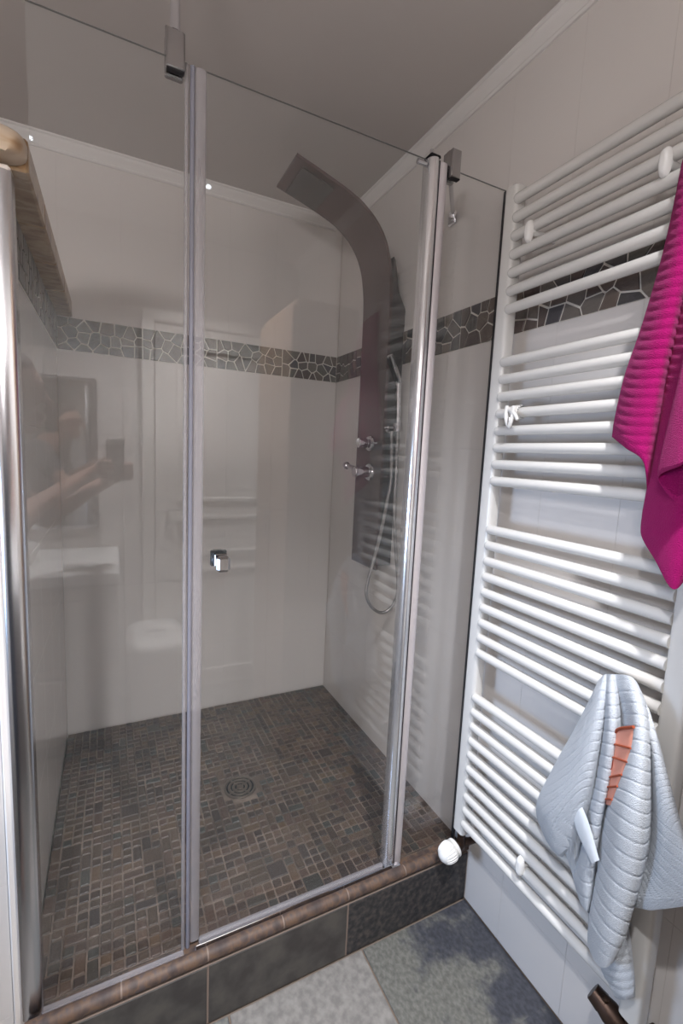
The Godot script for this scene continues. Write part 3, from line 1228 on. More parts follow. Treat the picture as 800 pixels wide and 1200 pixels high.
	b.box(Vector3(-0.871, 2.0845, 0.0125), Vector3(0.032, 0.003, 0.013), 0.001)
	part("clamp_pad", b, M.rubber, t)
	b = mb()
	b.box(Vector3(-0.871, 2.305, 0.006), Vector3(0.018, 0.304, 0.014), 0.004)
	part("bar", b, M.chrome, t)
	b = mb()
	b.box(Vector3(-0.871, 2.451, 0.006), Vector3(0.04, 0.011, 0.04), 0.003)
	part("ceiling_plate", b, M.chrome, t)

	t = thing("support_bar", "chrome bar from the narrow glass panel to the tiled wall inside the shower", "support bar", Vector3(-0.20, 2.085, 0))
	b = mb()
	b.box(Vector3(-0.203, 2.119, 0.012), Vector3(0.030, 0.068, 0.015), 0.003)
	b.box(Vector3(-0.203, 2.119, -0.012), Vector3(0.030, 0.068, 0.015), 0.003)
	b.box(Vector3(-0.203, 2.134, 0.0), Vector3(0.030, 0.038, 0.012), 0.002)
	part("clamp", b, M.grey_chrome, t)
	b = mb()
	b.box(Vector3(-0.203, 2.0845, 0.012), Vector3(0.028, 0.003, 0.014), 0.001)
	part("clamp_pad", b, M.rubber, t)
	b = mb()
	b.tube(PackedVector3Array([Vector3(-0.200, 2.142, -0.016), Vector3(-0.018, 2.142, -0.222)]), 0.0065, 14)
	part("bar", b, M.chrome, t)
	b = mb()
	b.tube(PackedVector3Array([Vector3(-0.024, 2.142, -0.215), Vector3(-0.008, 2.142, -0.233)]), 0.011, 16)
	b.box(Vector3(-0.006, 2.140, -0.238), Vector3(0.011, 0.036, 0.036), 0.004)
	part("wall_bracket", b, M.chrome, t)

# ---------------------------------------------------------------- shower column and hand shower
func shower_column() -> void:
	var t := thing("shower_column", "dark grey shower column panel curving into an overhead rain spray", "shower column", Vector3(-0.04, 0.94, -0.58))
	var line := PackedVector3Array()
	for q in [[-0.449, 2.318], [-0.36, 2.293], [-0.285, 2.270], [-0.226, 2.248], [-0.188, 2.226], [-0.150, 2.196], [-0.115, 2.152], [-0.091, 2.096], [-0.078, 2.03], [-0.072, 1.95], [-0.070, 1.75], [-0.070, 1.35], [-0.070, 0.940]]:
		line.append(Vector3(q[0], q[1], 0))
	line = spline(line, 64)
	var outer := PackedVector2Array()
	var inner := PackedVector2Array()
	for i in line.size():
		var d := line[mini(i + 1, line.size() - 1)] - line[maxi(i - 1, 0)]
		var nrm := Vector2(d.y, -d.x).normalized()      # towards the room
		outer.append(Vector2(line[i].x, line[i].y) - nrm * -0.005)
		inner.append(Vector2(line[i].x, line[i].y) - nrm * 0.006)
	var poly := PackedVector2Array()
	for q in outer:
		poly.append(q)
	inner.reverse()
	poly.append_array(inner)
	var b := mb()
	b.extrude(poly, Vector3(0, 0, -0.677), Vector3(1, 0, 0), Vector3.UP, Vector3(0, 0, 0.199))
	part("panel_plate", b, M.panel, t)
	# housing against the wall, its top swept in an S
	b = mb()
	var side := PackedVector2Array([Vector2(-0.063, 0.955), Vector2(-0.001, 0.955), Vector2(-0.001, 1.922), Vector2(-0.004, 1.934), Vector2(-0.022, 1.962), Vector2(-0.034, 1.985), Vector2(-0.040, 2.01), Vector2(-0.046, 2.05), Vector2(-0.056, 2.09), Vector2(-0.063, 2.10)])
	b.extrude(side, Vector3(0, 0, -0.668), Vector3(1, 0, 0), Vector3.UP, Vector3(0, 0, 0.181))
	part("housing", b, M.panel_side, t)
	# spray plate under the head
	b = mb()
	var e0 := Vector3(-0.425, 2.306, 0)
	var dirn := (Vector3(-0.30, 2.2695, 0) - e0).normalized()
	var down := Vector3(dirn.y, -dirn.x, 0)
	if down.y > 0.0:
		down = -down
	var mid := e0 + dirn * 0.065 + down * 0.0068 + Vector3(0, 0, -0.5775)
	b.box(mid, Vector3(0.12, 0.004, 0.165), 0.001, Basis(dirn, -down, dirn.cross(-down)))
	part("spray_plate", b, M.panel_side, t)
	# diverter knob
	var dk := mb()
	dk.lathe([Vector2(0, 0.012), Vector2(0.024, 0.012), Vector2(0.030, 0.006), Vector2(0.031, 0.0)], axis_to(Vector3(-1, 0, 0), Vector3(-0.076, 1.430, -0.566)), 28)
	part("rosette", dk, M.chrome, t)
	dk = mb()
	dk.lathe([Vector2(0.012, 0.008), Vector2(0.012, 0.018), Vector2(0.012, 0.018), Vector2(0.019, 0.018), Vector2(0.0195, 0.022), Vector2(0.0195, 0.050), Vector2(0.0175, 0.054), Vector2(0.0175, 0.054), Vector2(0, 0.055)], axis_to(Vector3(-1, 0, 0), Vector3(-0.076, 1.430, -0.566)), 28)
	part("diverter_knob", dk, M.chrome, t)
	b = mb()
	b.tube(PackedVector3Array([Vector3(-0.084, 1.431, -0.540), Vector3(-0.090, 1.431, -0.510), Vector3(-0.088, 1.431, -0.492)]), 0.004, 10)
	part("diverter_pin", b, M.chrome, t)
	# mixer with its lever
	b = mb()
	b.lathe([Vector2(0, 0.012), Vector2(0.026, 0.012), Vector2(0.033, 0.006), Vector2(0.034, 0.0)], axis_to(Vector3(-1, 0, 0), Vector3(-0.076, 1.318, -0.56)), 28)
	part("rosette", b, M.chrome, t)
	b = mb()
	b.lathe([Vector2(0.022, 0.008), Vector2(0.022, 0.030), Vector2(0.022, 0.030), Vector2(0.024, 0.031), Vector2(0.024, 0.062), Vector2(0.020, 0.070), Vector2(0.020, 0.070), Vector2(0, 0.071)], axis_to(Vector3(-1, 0, 0), Vector3(-0.076, 1.318, -0.56)), 28)
	var mx := part("mixer_body", b, M.chrome, t)
	b = mb()
	b.tube(PackedVector3Array([Vector3(-0.128, 1.325, -0.565), Vector3(-0.140, 1.333, -0.585), Vector3(-0.150, 1.338, -0.606)]), [0.009, 0.009, 0.010], 14)
	b.lathe([Vector2(0, -0.015), Vector2(0.010, -0.012), Vector2(0.0155, -0.004), Vector2(0.0155, 0.004), Vector2(0.010, 0.012), Vector2(0, 0.015)], axis_to(Vector3(-0.4, 0.15, -0.7), Vector3(-0.153, 1.339, -0.613)), 20)
	part("lever", b, M.chrome, mx)
	# bracket for the hand shower on the side of the housing
	b = mb()
	b.box(Vector3(-0.045, 1.484, -0.4805), Vector3(0.036, 0.024, 0.013), 0.003)
	b.box(Vector3(-0.052, 1.489, -0.462), Vector3(0.040, 0.012, 0.030), 0.003)
	b.lathe([Vector2(0.014, -0.016), Vector2(0.016, -0.014), Vector2(0.018, 0.014), Vector2(0.016, 0.016), Vector2(0.0145, 0.016)], axis_to(Vector3(-0.05, 1, 0), Vector3(-0.030, 1.492, -0.450)), 20)
	part("shower_holder", b, M.chrome, t)

	t = thing("hand_shower", "slim chrome stick hand shower standing in the bracket on the column's side", "hand shower", Vector3(-0.03, 1.49, -0.45))
	b = mb()
	var h0 := Vector3(-0.028, 1.485, -0.45)
	var h1 := Vector3(-0.036, 1.655, -0.45)
	var h2 := Vector3(-0.080, 1.745, -0.45)
	var d1 := (h1 - h0).normalized()
	b.box((h0 + h1) * 0.5, Vector3(0.017, (h1 - h0).length(), 0.022), 0.004, Basis(d1.cross(Vector3.BACK).normalized(), d1, Vector3.BACK))
	part("handle", b, M.satin, t)
	b = mb()
	d1 = (h2 - h1).normalized()
	var bs := Basis(d1.cross(Vector3.BACK).normalized(), d1, Vector3.BACK)
	b.box((h1 + h2) * 0.5 + bs.x * 0.002, Vector3(0.012, (h2 - h1).length() + 0.006, 0.030), 0.003, bs)
	var hd := part("spray_bar", b, M.satin, t)
	b = mb()
	b.box((h1 + h2) * 0.5 - bs.x * 0.0065 - bs.z * 0.006, Vector3(0.007, (h2 - h1).length() - 0.006, 0.013), 0.002, bs)
	part("nozzle_strip", b, M.rubber, hd)
	b = mb()
	var hose := spline(PackedVector3Array([Vector3(-0.046, 1.478, -0.462), Vector3(-0.041, 1.303, -0.455), Vector3(-0.057, 1.206, -0.450), Vector3(-0.076, 1.092, -0.450), Vector3(-0.105, 0.996, -0.440), Vector3(-0.132, 0.918, -0.430), Vector3(-0.142, 0.866, -0.420), Vector3(-0.123, 0.821, -0.410), Vector3(-0.086, 0.797, -0.400), Vector3(-0.049, 0.811, -0.395), Vector3(-0.028, 0.854, -0.390), Vector3(-0.024, 0.904, -0.390), Vector3(-0.034, 1.017, -0.400), Vector3(-0.043, 1.177, -0.415), Vector3(-0.037, 1.336, -0.430), Vector3(-0.029, 1.485, -0.447)]), 260)
	var rr: Array = []
	for i in hose.size():
		rr.append(0.0056 + 0.0006 * (i % 2))
	b.tube(hose, rr, 10)
	part("hose", b, M.hose, t)

# ---------------------------------------------------------------- towel radiator
const BAR_X := -0.0765
func radiator() -> void:
	var t := thing("towel_radiator", "tall white tubular towel radiator on the tiled wall outside the shower", "towel radiator", Vector3(-0.06, 0.285, 0.34))
	for z in [0.087, 0.5985]:
		var b := mb()
		var poly := PackedVector2Array()
		for k in 40:
			var a := TAU * k / 40
			poly.append(Vector2(-0.064 + signf(cos(a)) * pow(absf(cos(a)), 0.5) * 0.019, z + signf(sin(a)) * pow(absf(sin(a)), 0.5) * 0.0215))
		b.extrude(poly, Vector3(0, 0.285, 0), Vector3(1, 0, 0), Vector3(0, 0, 1), Vector3(0, 2.066 - 0.285, 0))
		part("post", b, M.white_paint, t)
		b = mb()
		b.lathe([Vector2(0.013, 2.064), Vector2(0.013, 2.071), Vector2(0.010, 2.074), Vector2(0, 2.075)], Transform3D(Basis(), Vector3(-0.064, 0, z)), 20)
		part("end_cap", b, M.white_paint, t)
	var ys: Array = []
	for q in [[2.031, 1.768, 7], [1.637, 1.330, 8], [1.199, 0.850, 9], [0.718, 0.326, 10]]:
		for k in q[2]:
			ys.append(lerpf(q[0], q[1], float(k) / (q[2] - 1)))
	var tb := mb()
	var path := PackedVector3Array()
	var rr: Array = []
	var za := 0.101
	var zb := 0.580
	for q in [[0.0, 0.004], [0.0012, 0.0078], [0.0032, 0.0105], [0.006, 0.0122], [0.009, 0.0125]]:
		path.append(Vector3(0, 0, za + q[0]))
		rr.append(q[1])
	path.append(Vector3(0, 0, zb))
	rr.append(0.0125)
	tb.tube(path, rr, 20)
	var bar := tb.mesh()
	for y in ys:
		put("bar", bar, M.white_paint, t, Vector3(BAR_X, y, 0) - t.position)
	for q in [[1.929, 0.472], [1.929, 0.166], [0.385, 0.322]]:
		var b := mb()
		var rings: Array = []
		for i in 9:
			var a := PI * 0.5 * i / 8.0
			var ring := PackedVector3Array()
			for j in 24:
				var u := TAU * j / 24
				ring.append(Vector3(-0.087 - 0.013 * sin(a), q[0] + signf(sin(u)) * pow(absf(sin(u)), 0.75) * (0.012 + 0.014 * cos(a)), q[1] + signf(cos(u)) * pow(absf(cos(u)), 0.8) * (0.003 + 0.008 * cos(a))))
			rings.append(ring)
		b.loft(rings)
		var clip := part("mounting_clip", b, M.white_plastic, t)
		b = mb()
		b.tube(PackedVector3Array([Vector3(-0.001, q[0], q[1]), Vector3(-0.088, q[0], q[1])]), 0.008, 14)
		part("wall_stud", b, M.white_plastic, clip)

	# valves
	var vt := thing("thermostatic_valve", "bronze radiator valve with a ribbed white thermostat head, by the shower step", "radiator valve", Vector3(-0.064, 0.24, 0.087))
	var b2 := mb()
	b2.lathe([Vector2(0.010, 0.262), Vector2(0.013, 0.264), Vector2(0.013, 0.276), Vector2(0.013, 0.276), Vector2(0.010, 0.278), Vector2(0.010, 0.286)], Transform3D(Basis(), Vector3(-0.064, 0, 0.087)), 6)
	part("union_nut", b2, M.bronze, vt)
	b2 = mb()
	b2.lathe([Vector2(0.006, 0.220), Vector2(0.012, 0.226), Vector2(0.0145, 0.240), Vector2(0.012, 0.252), Vector2(0.010, 0.264)], Transform3D(Basis(), Vector3(-0.064, 0, 0.087)), 20)
	b2.tube(PackedVector3Array([Vector3(-0.064, 0.241, 0.087), Vector3(-0.088, 0.236, 0.089)]), 0.011, 16)
	part("valve_body", b2, M.bronze, vt)
	b2 = mb()
	b2.tube(PackedVector3Array([Vector3(-0.064, 0.241, 0.087), Vector3(-0.040, 0.241, 0.092), Vector3(-0.001, 0.241, 0.097)]), [0.010, 0.0105, 0.0085], 16)
	b2.tube(PackedVector3Array([Vector3(-0.056, 0.241, 0.089), Vector3(-0.042, 0.241, 0.0915)]), 0.0135, 6)
	b2.tube(PackedVector3Array([Vector3(-0.004, 0.241, 0.0965), Vector3(-0.0005, 0.241, 0.097)]), 0.016, 20)
	part("wall_pipe", b2, M.bronze, vt)
	var ax := Vector3(-0.96, -0.26, 0.06).normalized()
	b2 = mb()
	b2.lathe([Vector2(0.017, 0.0), Vector2(0.024, 0.001), Vector2(0.026, 0.004), Vector2(0.026, 0.010), Vector2(0.026, 0.010), Vector2(0.020, 0.012)], axis_to(ax, Vector3(-0.083, 0.238, 0.089)), 28)
	part("collar", b2, M.white_plastic, vt)
	b2 = mb()
	b2.lathe([Vector2(0.020, 0.011), Vector2(0.0265, 0.014), Vector2(0.028, 0.022), Vector2(0.0275, 0.034), Vector2(0.0245, 0.046), Vector2(0.018, 0.055), Vector2(0.010, 0.060), Vector2(0.0, 0.0615)], axis_to(ax, Vector3(-0.083, 0.238, 0.089)), 30)
	var head := part("thermostat_head", b2, M.white_plastic, vt)
	var hx := axis_to(ax, Vector3(-0.083, 0.238, 0.089))
	for k in 22:
		b2 = mb()
		var u := TAU * k / 22
		var rib := PackedVector3Array()
		for q in [[0.0270, 0.017], [0.0285, 0.024], [0.0280, 0.034], [0.0252, 0.045], [0.0205, 0.0525]]:
			rib.append(hx * Vector3(cos(u) * q[0], q[1], sin(u) * q[0]))
		b2.tube(rib, [0.0006, 0.0013, 0.0014, 0.0012, 0.0006], 8)
		part("grip_rib", b2, M.white_plastic, head)

	var rv := thing("return_valve", "dark bronze return valve under the far post of the towel radiator, below the blue towel", "radiator valve", Vector3(-0.064, 0.24, 0.5985))
	b2 = mb()
	b2.lathe([Vector2(0.010, 0.264), Vector2(0.013, 0.266), Vector2(0.013, 0.278), Vector2(0.013, 0.278), Vector2(0.010, 0.280), Vector2(0.010, 0.286)], Transform3D(Basis(), Vector3(-0.064, 0, 0.5985)), 6)
	part("union_nut", b2, M.bronze, rv)
	b2 = mb()
	b2.tube(PackedVector3Array([Vector3(-0.066, 0.236, 0.612), Vector3(-0.068, 0.242, 0.590), Vector3(-0.074, 0.254, 0.560), Vector3(-0.078, 0.262, 0.545)]), [0.014, 0.022, 0.023, 0.019], 18)
	b2.lathe([Vector2(0.012, 0.232), Vector2(0.014, 0.245), Vector2(0.010, 0.266)], Transform3D(Basis(), Vector3(-0.064, 0, 0.5985)), 16)
	part("valve_body", b2, M.bronze, rv)
	b2 = mb()
	b2.tube(PackedVector3Array([Vector3(-0.078, 0.261, 0.547), Vector3(-0.083, 0.270, 0.527)]), [0.021, 0.018], 8)
	b2.tube(PackedVector3Array([Vector3(-0.079, 0.268, 0.548), Vector3(-0.083, 0.286, 0.556)]), [0.011, 0.005], 8)
	part("screw_cap", b2, M.bronze, rv)
	b2 = mb()
	b2.tube(PackedVector3Array([Vector3(-0.060, 0.238, 0.606), Vector3(-0.001, 0.238, 0.612)]), 0.0085, 14)
	part("wall_pipe", b2, M.bronze, rv)

	# clip that hangs on a bar
	var hk := thing("hanging_clip", "small white and silver clip hanging on a radiator bar next to the glass", "clip", Vector3(-0.09, 1.495, 0.165))
	b2 = mb()
	var rings2: Array = []
	for i in 13:
		var a := -2.2 + 4.4 * i / 12.0
		rings2.append(PackedVector3Array([
			Vector3(BAR_X - cos(a) * 0.0145, 1.506 + sin(a) * 0.0145, 0.148), Vector3(BAR_X - cos(a) * 0.0145, 1.506 + sin(a) * 0.0145, 0.184),
			Vector3(BAR_X - cos(a) * 0.0175, 1.506 + sin(a) * 0.0175, 0.182), Vector3(BAR_X - cos(a) * 0.0185, 1.506 + sin(a) * 0.0185, 0.166), Vector3(BAR_X - cos(a) * 0.0175, 1.506 + sin(a) * 0.0175, 0.150)]))
	b2.loft(rings2)
	part("grip", b2, M.white_plastic, hk)
	b2 = mb()
	b2.tube(spline(PackedVector3Array([Vector3(-0.094, 1.520, 0.150), Vector3(-0.101, 1.500, 0.155), Vector3(-0.103, 1.478, 0.164), Vector3(-0.099, 1.468, 0.172)]), 14), 0.0055, 10)
	b2.tube(spline(PackedVector3Array([Vector3(-0.095, 1.518, 0.172), Vector3(-0.104, 1.500, 0.180), Vector3(-0.108, 1.482, 0.180), Vector3(-0.106, 1.470, 0.174)]), 14), 0.0050, 10)
	b2.tube(spline(PackedVector3Array([Vector3(-0.095, 1.512, 0.160), Vector3(-0.106, 1.496, 0.190), Vector3(-0.108, 1.484, 0.200)]), 12), [0.006, 0.006, 0.006, 0.006, 0.006, 0.005, 0.005, 0.005, 0.004, 0.004, 0.004, 0.003], 10)
	part("curled_prong", b2, M.white_plastic, hk)
	b2 = mb()
	b2.box(Vector3(-0.0965, 1.500, 0.150), Vector3(0.003, 0.030, 0.006), 0.001)
	b2.box(Vector3(-0.106, 1.482, 0.172), Vector3(0.006, 0.022, 0.008), 0.002)
	part("silver_band", b2, M.satin, hk)

# ---------------------------------------------------------------- towels
func towels() -> void:
	var t := thing("bath_towel", "deep pink ribbed terry bath towel hanging from the upper bars of the towel radiator", "towel", Vector3(-0.11, 1.17, 0.55))
	var cords := func(u, v, across, down):
		var r := absf(sin(PI * down / 0.0165))
		if u < 0.30:
			return 0.0014 * r * smoothstep(0.93, 0.86, v)
		return 0.0009 * r * smoothstep(0.5, 0.3, u) + 0.0016 * r * smoothstep(0.62, 0.5, v)
	var fine := func(u, v, across, down): return 0.0009 * absf(sin(PI * across / 0.008))
	part("draped_cloth", cloth([
			[Vector3(-0.1, 1.912, 0.508), Vector3(-0.105, 1.772, 0.498), Vector3(-0.105, 1.646, 0.475), Vector3(-0.105, 1.556, 0.453), Vector3(-0.105, 1.476, 0.443), Vector3(-0.105, 1.44, 0.442)],
			[Vector3(-0.12, 1.898, 0.528), Vector3(-0.135, 1.751, 0.537), Vector3(-0.14, 1.629, 0.524), Vector3(-0.14, 1.545, 0.508), Vector3(-0.14, 1.456, 0.497), Vector3(-0.14, 1.417, 0.494)],
			[Vector3(-0.12, 1.898, 0.535), Vector3(-0.13, 1.747, 0.551), Vector3(-0.135, 1.626, 0.543), Vector3(-0.135, 1.542, 0.534), Vector3(-0.135, 1.425, 0.527), Vector3(-0.135, 1.387, 0.529)],
			[Vector3(-0.11, 1.901, 0.534), Vector3(-0.105, 1.755, 0.543), Vector3(-0.105, 1.618, 0.535), Vector3(-0.1, 1.533, 0.525), Vector3(-0.1, 1.396, 0.524), Vector3(-0.1, 1.301, 0.523)],
			[Vector3(-0.12, 1.892, 0.547), Vector3(-0.12, 1.74, 0.558), Vector3(-0.12, 1.598, 0.552), Vector3(-0.115, 1.5, 0.543), Vector3(-0.115, 1.365, 0.533), Vector3(-0.115, 1.262, 0.526)],
			[Vector3(-0.13, 1.881, 0.563), Vector3(-0.15, 1.717, 0.588), Vector3(-0.15, 1.587, 0.59), Vector3(-0.145, 1.48, 0.585), Vector3(-0.14, 1.338, 0.572), Vector3(-0.14, 1.222, 0.571)],
			[Vector3(-0.13, 1.874, 0.575), Vector3(-0.15, 1.711, 0.605), Vector3(-0.16, 1.58, 0.619), Vector3(-0.16, 1.463, 0.622), Vector3(-0.155, 1.314, 0.612), Vector3(-0.15, 1.183, 0.609)],
			[Vector3(-0.12, 1.872, 0.585), Vector3(-0.13, 1.712, 0.615), Vector3(-0.135, 1.581, 0.63), Vector3(-0.14, 1.451, 0.641), Vector3(-0.135, 1.316, 0.633), Vector3(-0.13, 1.209, 0.621)],
			[Vector3(-0.1, 1.876, 0.589), Vector3(-0.11, 1.714, 0.622), Vector3(-0.11, 1.583, 0.639), Vector3(-0.11, 1.453, 0.648), Vector3(-0.11, 1.318, 0.652), Vector3(-0.11, 1.247, 0.642)],
		], 90, 330, 0.007, cords), M.pink, t)
	part("curled_fold", cloth([
			[Vector3(-0.15, 1.614, 0.586), Vector3(-0.16, 1.547, 0.585), Vector3(-0.165, 1.465, 0.58), Vector3(-0.165, 1.402, 0.574), Vector3(-0.165, 1.366, 0.572)],
			[Vector3(-0.175, 1.597, 0.617), Vector3(-0.19, 1.525, 0.624), Vector3(-0.2, 1.447, 0.627), Vector3(-0.205, 1.402, 0.626), Vector3(-0.205, 1.387, 0.623)],
			[Vector3(-0.17, 1.587, 0.638), Vector3(-0.19, 1.509, 0.653), Vector3(-0.2, 1.446, 0.657), Vector3(-0.205, 1.411, 0.655), Vector3(-0.205, 1.401, 0.652)],
			[Vector3(-0.15, 1.582, 0.647), Vector3(-0.16, 1.511, 0.658), Vector3(-0.165, 1.448, 0.666), Vector3(-0.165, 1.398, 0.668), Vector3(-0.165, 1.373, 0.669)],
			[Vector3(-0.14, 1.582, 0.625), Vector3(-0.15, 1.489, 0.637), Vector3(-0.155, 1.398, 0.642), Vector3(-0.155, 1.345, 0.644), Vector3(-0.155, 1.312, 0.643)],
			[Vector3(-0.14, 1.593, 0.601), Vector3(-0.15, 1.505, 0.605), Vector3(-0.155, 1.41, 0.604), Vector3(-0.155, 1.355, 0.601), Vector3(-0.155, 1.326, 0.6)],
		], 60, 90, 0.005, fine, true), M.pink, t)
	var b := mb()

	t = thing("hooded_towel", "pale blue quilted terry towel with orange stitching, bunched on the radiator's lower bars", "towel", Vector3(-0.11, 0.37, 0.52))
	var groove := func(x): return 1.0 - pow(1.0 - absf(sin(PI * x)), 6.0)
	var quilt := func(u, v, across, down):
		if u < 0.20:                                        # slanting quilting on the outer wing
			return 0.0016 * groove.call((down * 0.72 + across * 0.9) / 0.027) + 0.0010 * groove.call((down * 0.7 - across * 1.1) / 0.060)
		if u > 0.74:                                        # woven blocks on the right-hand flap
			if int(floor(down / 0.10)) % 2 == 1 and down > 0.1:
				return 0.0018 * groove.call(across / 0.024)
			return 0.0018 * groove.call(down / 0.0185)
		return 0.0018 * groove.call((down + 0.15 * across) / 0.0285)
	var cl := part("draped_cloth", cloth([
			[Vector3(-0.1, 0.951, 0.473), Vector3(-0.105, 0.829, 0.437), Vector3(-0.11, 0.705, 0.397), Vector3(-0.11, 0.586, 0.365), Vector3(-0.105, 0.523, 0.397), Vector3(-0.1, 0.511, 0.431)],
			[Vector3(-0.115, 0.966, 0.487), Vector3(-0.135, 0.861, 0.481), Vector3(-0.145, 0.749, 0.463), Vector3(-0.15, 0.635, 0.439), Vector3(-0.14, 0.568, 0.443), Vector3(-0.125, 0.539, 0.454)],
			[Vector3(-0.12, 0.974, 0.495), Vector3(-0.14, 0.896, 0.507), Vector3(-0.15, 0.808, 0.507), Vector3(-0.15, 0.73, 0.5), Vector3(-0.14, 0.637, 0.482), Vector3(-0.125, 0.549, 0.461)],
			[Vector3(-0.11, 0.971, 0.492), Vector3(-0.1, 0.859, 0.49), Vector3(-0.097, 0.741, 0.485), Vector3(-0.097, 0.64, 0.48), Vector3(-0.097, 0.555, 0.474), Vector3(-0.097, 0.485, 0.466)],
			[Vector3(-0.12, 0.977, 0.501), Vector3(-0.13, 0.881, 0.516), Vector3(-0.13, 0.771, 0.514), Vector3(-0.13, 0.673, 0.507), Vector3(-0.13, 0.574, 0.504), Vector3(-0.125, 0.477, 0.504)],
			[Vector3(-0.125, 0.982, 0.51), Vector3(-0.15, 0.899, 0.54), Vector3(-0.15, 0.795, 0.54), Vector3(-0.145, 0.695, 0.53), Vector3(-0.14, 0.595, 0.524), Vector3(-0.135, 0.482, 0.525)],
			[Vector3(-0.12, 0.984, 0.516), Vector3(-0.112, 0.886, 0.533), Vector3(-0.108, 0.774, 0.527), Vector3(-0.1, 0.668, 0.515), Vector3(-0.098, 0.56, 0.514), Vector3(-0.098, 0.437, 0.511)],
			[Vector3(-0.13, 0.995, 0.538), Vector3(-0.14, 0.912, 0.566), Vector3(-0.15, 0.813, 0.567), Vector3(-0.15, 0.719, 0.558), Vector3(-0.145, 0.584, 0.551), Vector3(-0.14, 0.423, 0.539)],
			[Vector3(-0.13, 0.996, 0.551), Vector3(-0.16, 0.93, 0.59), Vector3(-0.18, 0.847, 0.603), Vector3(-0.19, 0.769, 0.604), Vector3(-0.185, 0.629, 0.6), Vector3(-0.175, 0.444, 0.587)],
			[Vector3(-0.125, 0.988, 0.558), Vector3(-0.15, 0.931, 0.595), Vector3(-0.17, 0.852, 0.615), Vector3(-0.18, 0.751, 0.627), Vector3(-0.175, 0.628, 0.621), Vector3(-0.165, 0.485, 0.607)],
			[Vector3(-0.112, 0.972, 0.557), Vector3(-0.112, 0.906, 0.582), Vector3(-0.115, 0.809, 0.6), Vector3(-0.12, 0.718, 0.613), Vector3(-0.125, 0.632, 0.611), Vector3(-0.125, 0.549, 0.596)],
			[Vector3(-0.12, 0.966, 0.566), Vector3(-0.14, 0.917, 0.603), Vector3(-0.15, 0.84, 0.629), Vector3(-0.16, 0.766, 0.653), Vector3(-0.16, 0.691, 0.659), Vector3(-0.16, 0.625, 0.653)],
			[Vector3(-0.115, 0.949, 0.568), Vector3(-0.135, 0.909, 0.605), Vector3(-0.15, 0.848, 0.64), Vector3(-0.16, 0.794, 0.668), Vector3(-0.17, 0.739, 0.698), Vector3(-0.17, 0.697, 0.71)],
			[Vector3(-0.11, 0.925, 0.571), Vector3(-0.12, 0.888, 0.604), Vector3(-0.13, 0.833, 0.639), Vector3(-0.14, 0.787, 0.668), Vector3(-0.14, 0.739, 0.702), Vector3(-0.14, 0.711, 0.723)],
		], 190, 320, 0.007, quilt), M.blue, t)
	part("lower_corner", cloth([
			[Vector3(-0.1, 0.448, 0.54), Vector3(-0.1, 0.391, 0.543), Vector3(-0.1, 0.356, 0.547), Vector3(-0.1, 0.343, 0.565), Vector3(-0.1, 0.329, 0.583)],
			[Vector3(-0.115, 0.483, 0.567), Vector3(-0.115, 0.436, 0.577), Vector3(-0.115, 0.406, 0.584), Vector3(-0.115, 0.383, 0.597), Vector3(-0.115, 0.362, 0.606)],
			[Vector3(-0.105, 0.509, 0.587), Vector3(-0.105, 0.467, 0.6), Vector3(-0.105, 0.437, 0.607), Vector3(-0.105, 0.407, 0.614), Vector3(-0.105, 0.378, 0.618)],
		], 24, 40, 0.006, func(u, v, a, d): return 0.0016 * absf(sin(PI * d / 0.014))), M.blue, t)
	var patch := cloth([
			[Vector3(-0.145, 0.884, 0.54), Vector3(-0.146, 0.847, 0.542), Vector3(-0.146, 0.817, 0.544), Vector3(-0.14, 0.768, 0.532), Vector3(-0.134, 0.729, 0.525)],
			[Vector3(-0.152, 0.905, 0.558), Vector3(-0.152, 0.863, 0.559), Vector3(-0.15, 0.823, 0.556), Vector3(-0.144, 0.774, 0.544), Vector3(-0.138, 0.731, 0.537)],
			[Vector3(-0.166, 0.924, 0.585), Vector3(-0.168, 0.885, 0.586), Vector3(-0.166, 0.839, 0.578), Vector3(-0.16, 0.791, 0.566), Vector3(-0.152, 0.746, 0.555)],
		], 24, 60, 0.003, func(u, v, a, d): return 0.0005 * absf(sin(PI * (d + a * 0.4) / 0.0023)))
	part("satin_stitching", patch, M.skin_thread, cl)
	for q in [
		[Vector3(-0.17, 0.928, 0.587), Vector3(-0.15, 0.893, 0.547), Vector3(-0.149, 0.857, 0.542), Vector3(-0.149, 0.821, 0.545), Vector3(-0.142, 0.764, 0.53), Vector3(-0.137, 0.73, 0.526)],
		]:
		b = mb()
		b.tube(spline(PackedVector3Array(q), 40), 0.0028, 8)
		part("stitched_outline", b, M.brown_thread, cl)
	for q in [
		[Vector3(-0.15, 0.864, 0.544), Vector3(-0.171, 0.888, 0.588)],
		[Vector3(-0.15, 0.838, 0.545), Vector3(-0.17, 0.859, 0.585)],
		[Vector3(-0.147, 0.792, 0.54), Vector3(-0.167, 0.828, 0.576)],
		[Vector3(-0.145, 0.767, 0.535), Vector3(-0.163, 0.799, 0.569)],
		[Vector3(-0.14, 0.737, 0.529), Vector3(-0.157, 0.763, 0.559)],
		]:
		b = mb()
		b.tube(PackedVector3Array(q), 0.0018, 8)
		part("cross_stitch", b, M.brown_thread, cl)
	part("hanging_label", cloth([
			[Vector3(-0.15, 0.703, 0.497), Vector3(-0.155, 0.682, 0.52), Vector3(-0.155, 0.627, 0.549)],
			[Vector3(-0.152, 0.695, 0.49), Vector3(-0.158, 0.668, 0.513), Vector3(-0.158, 0.619, 0.543)],
			[Vector3(-0.15, 0.673, 0.48), Vector3(-0.154, 0.645, 0.498), Vector3(-0.156, 0.608, 0.536)],
		], 10, 30, 0.0015, func(u, v, a, d): return 0.0), M.label, t)

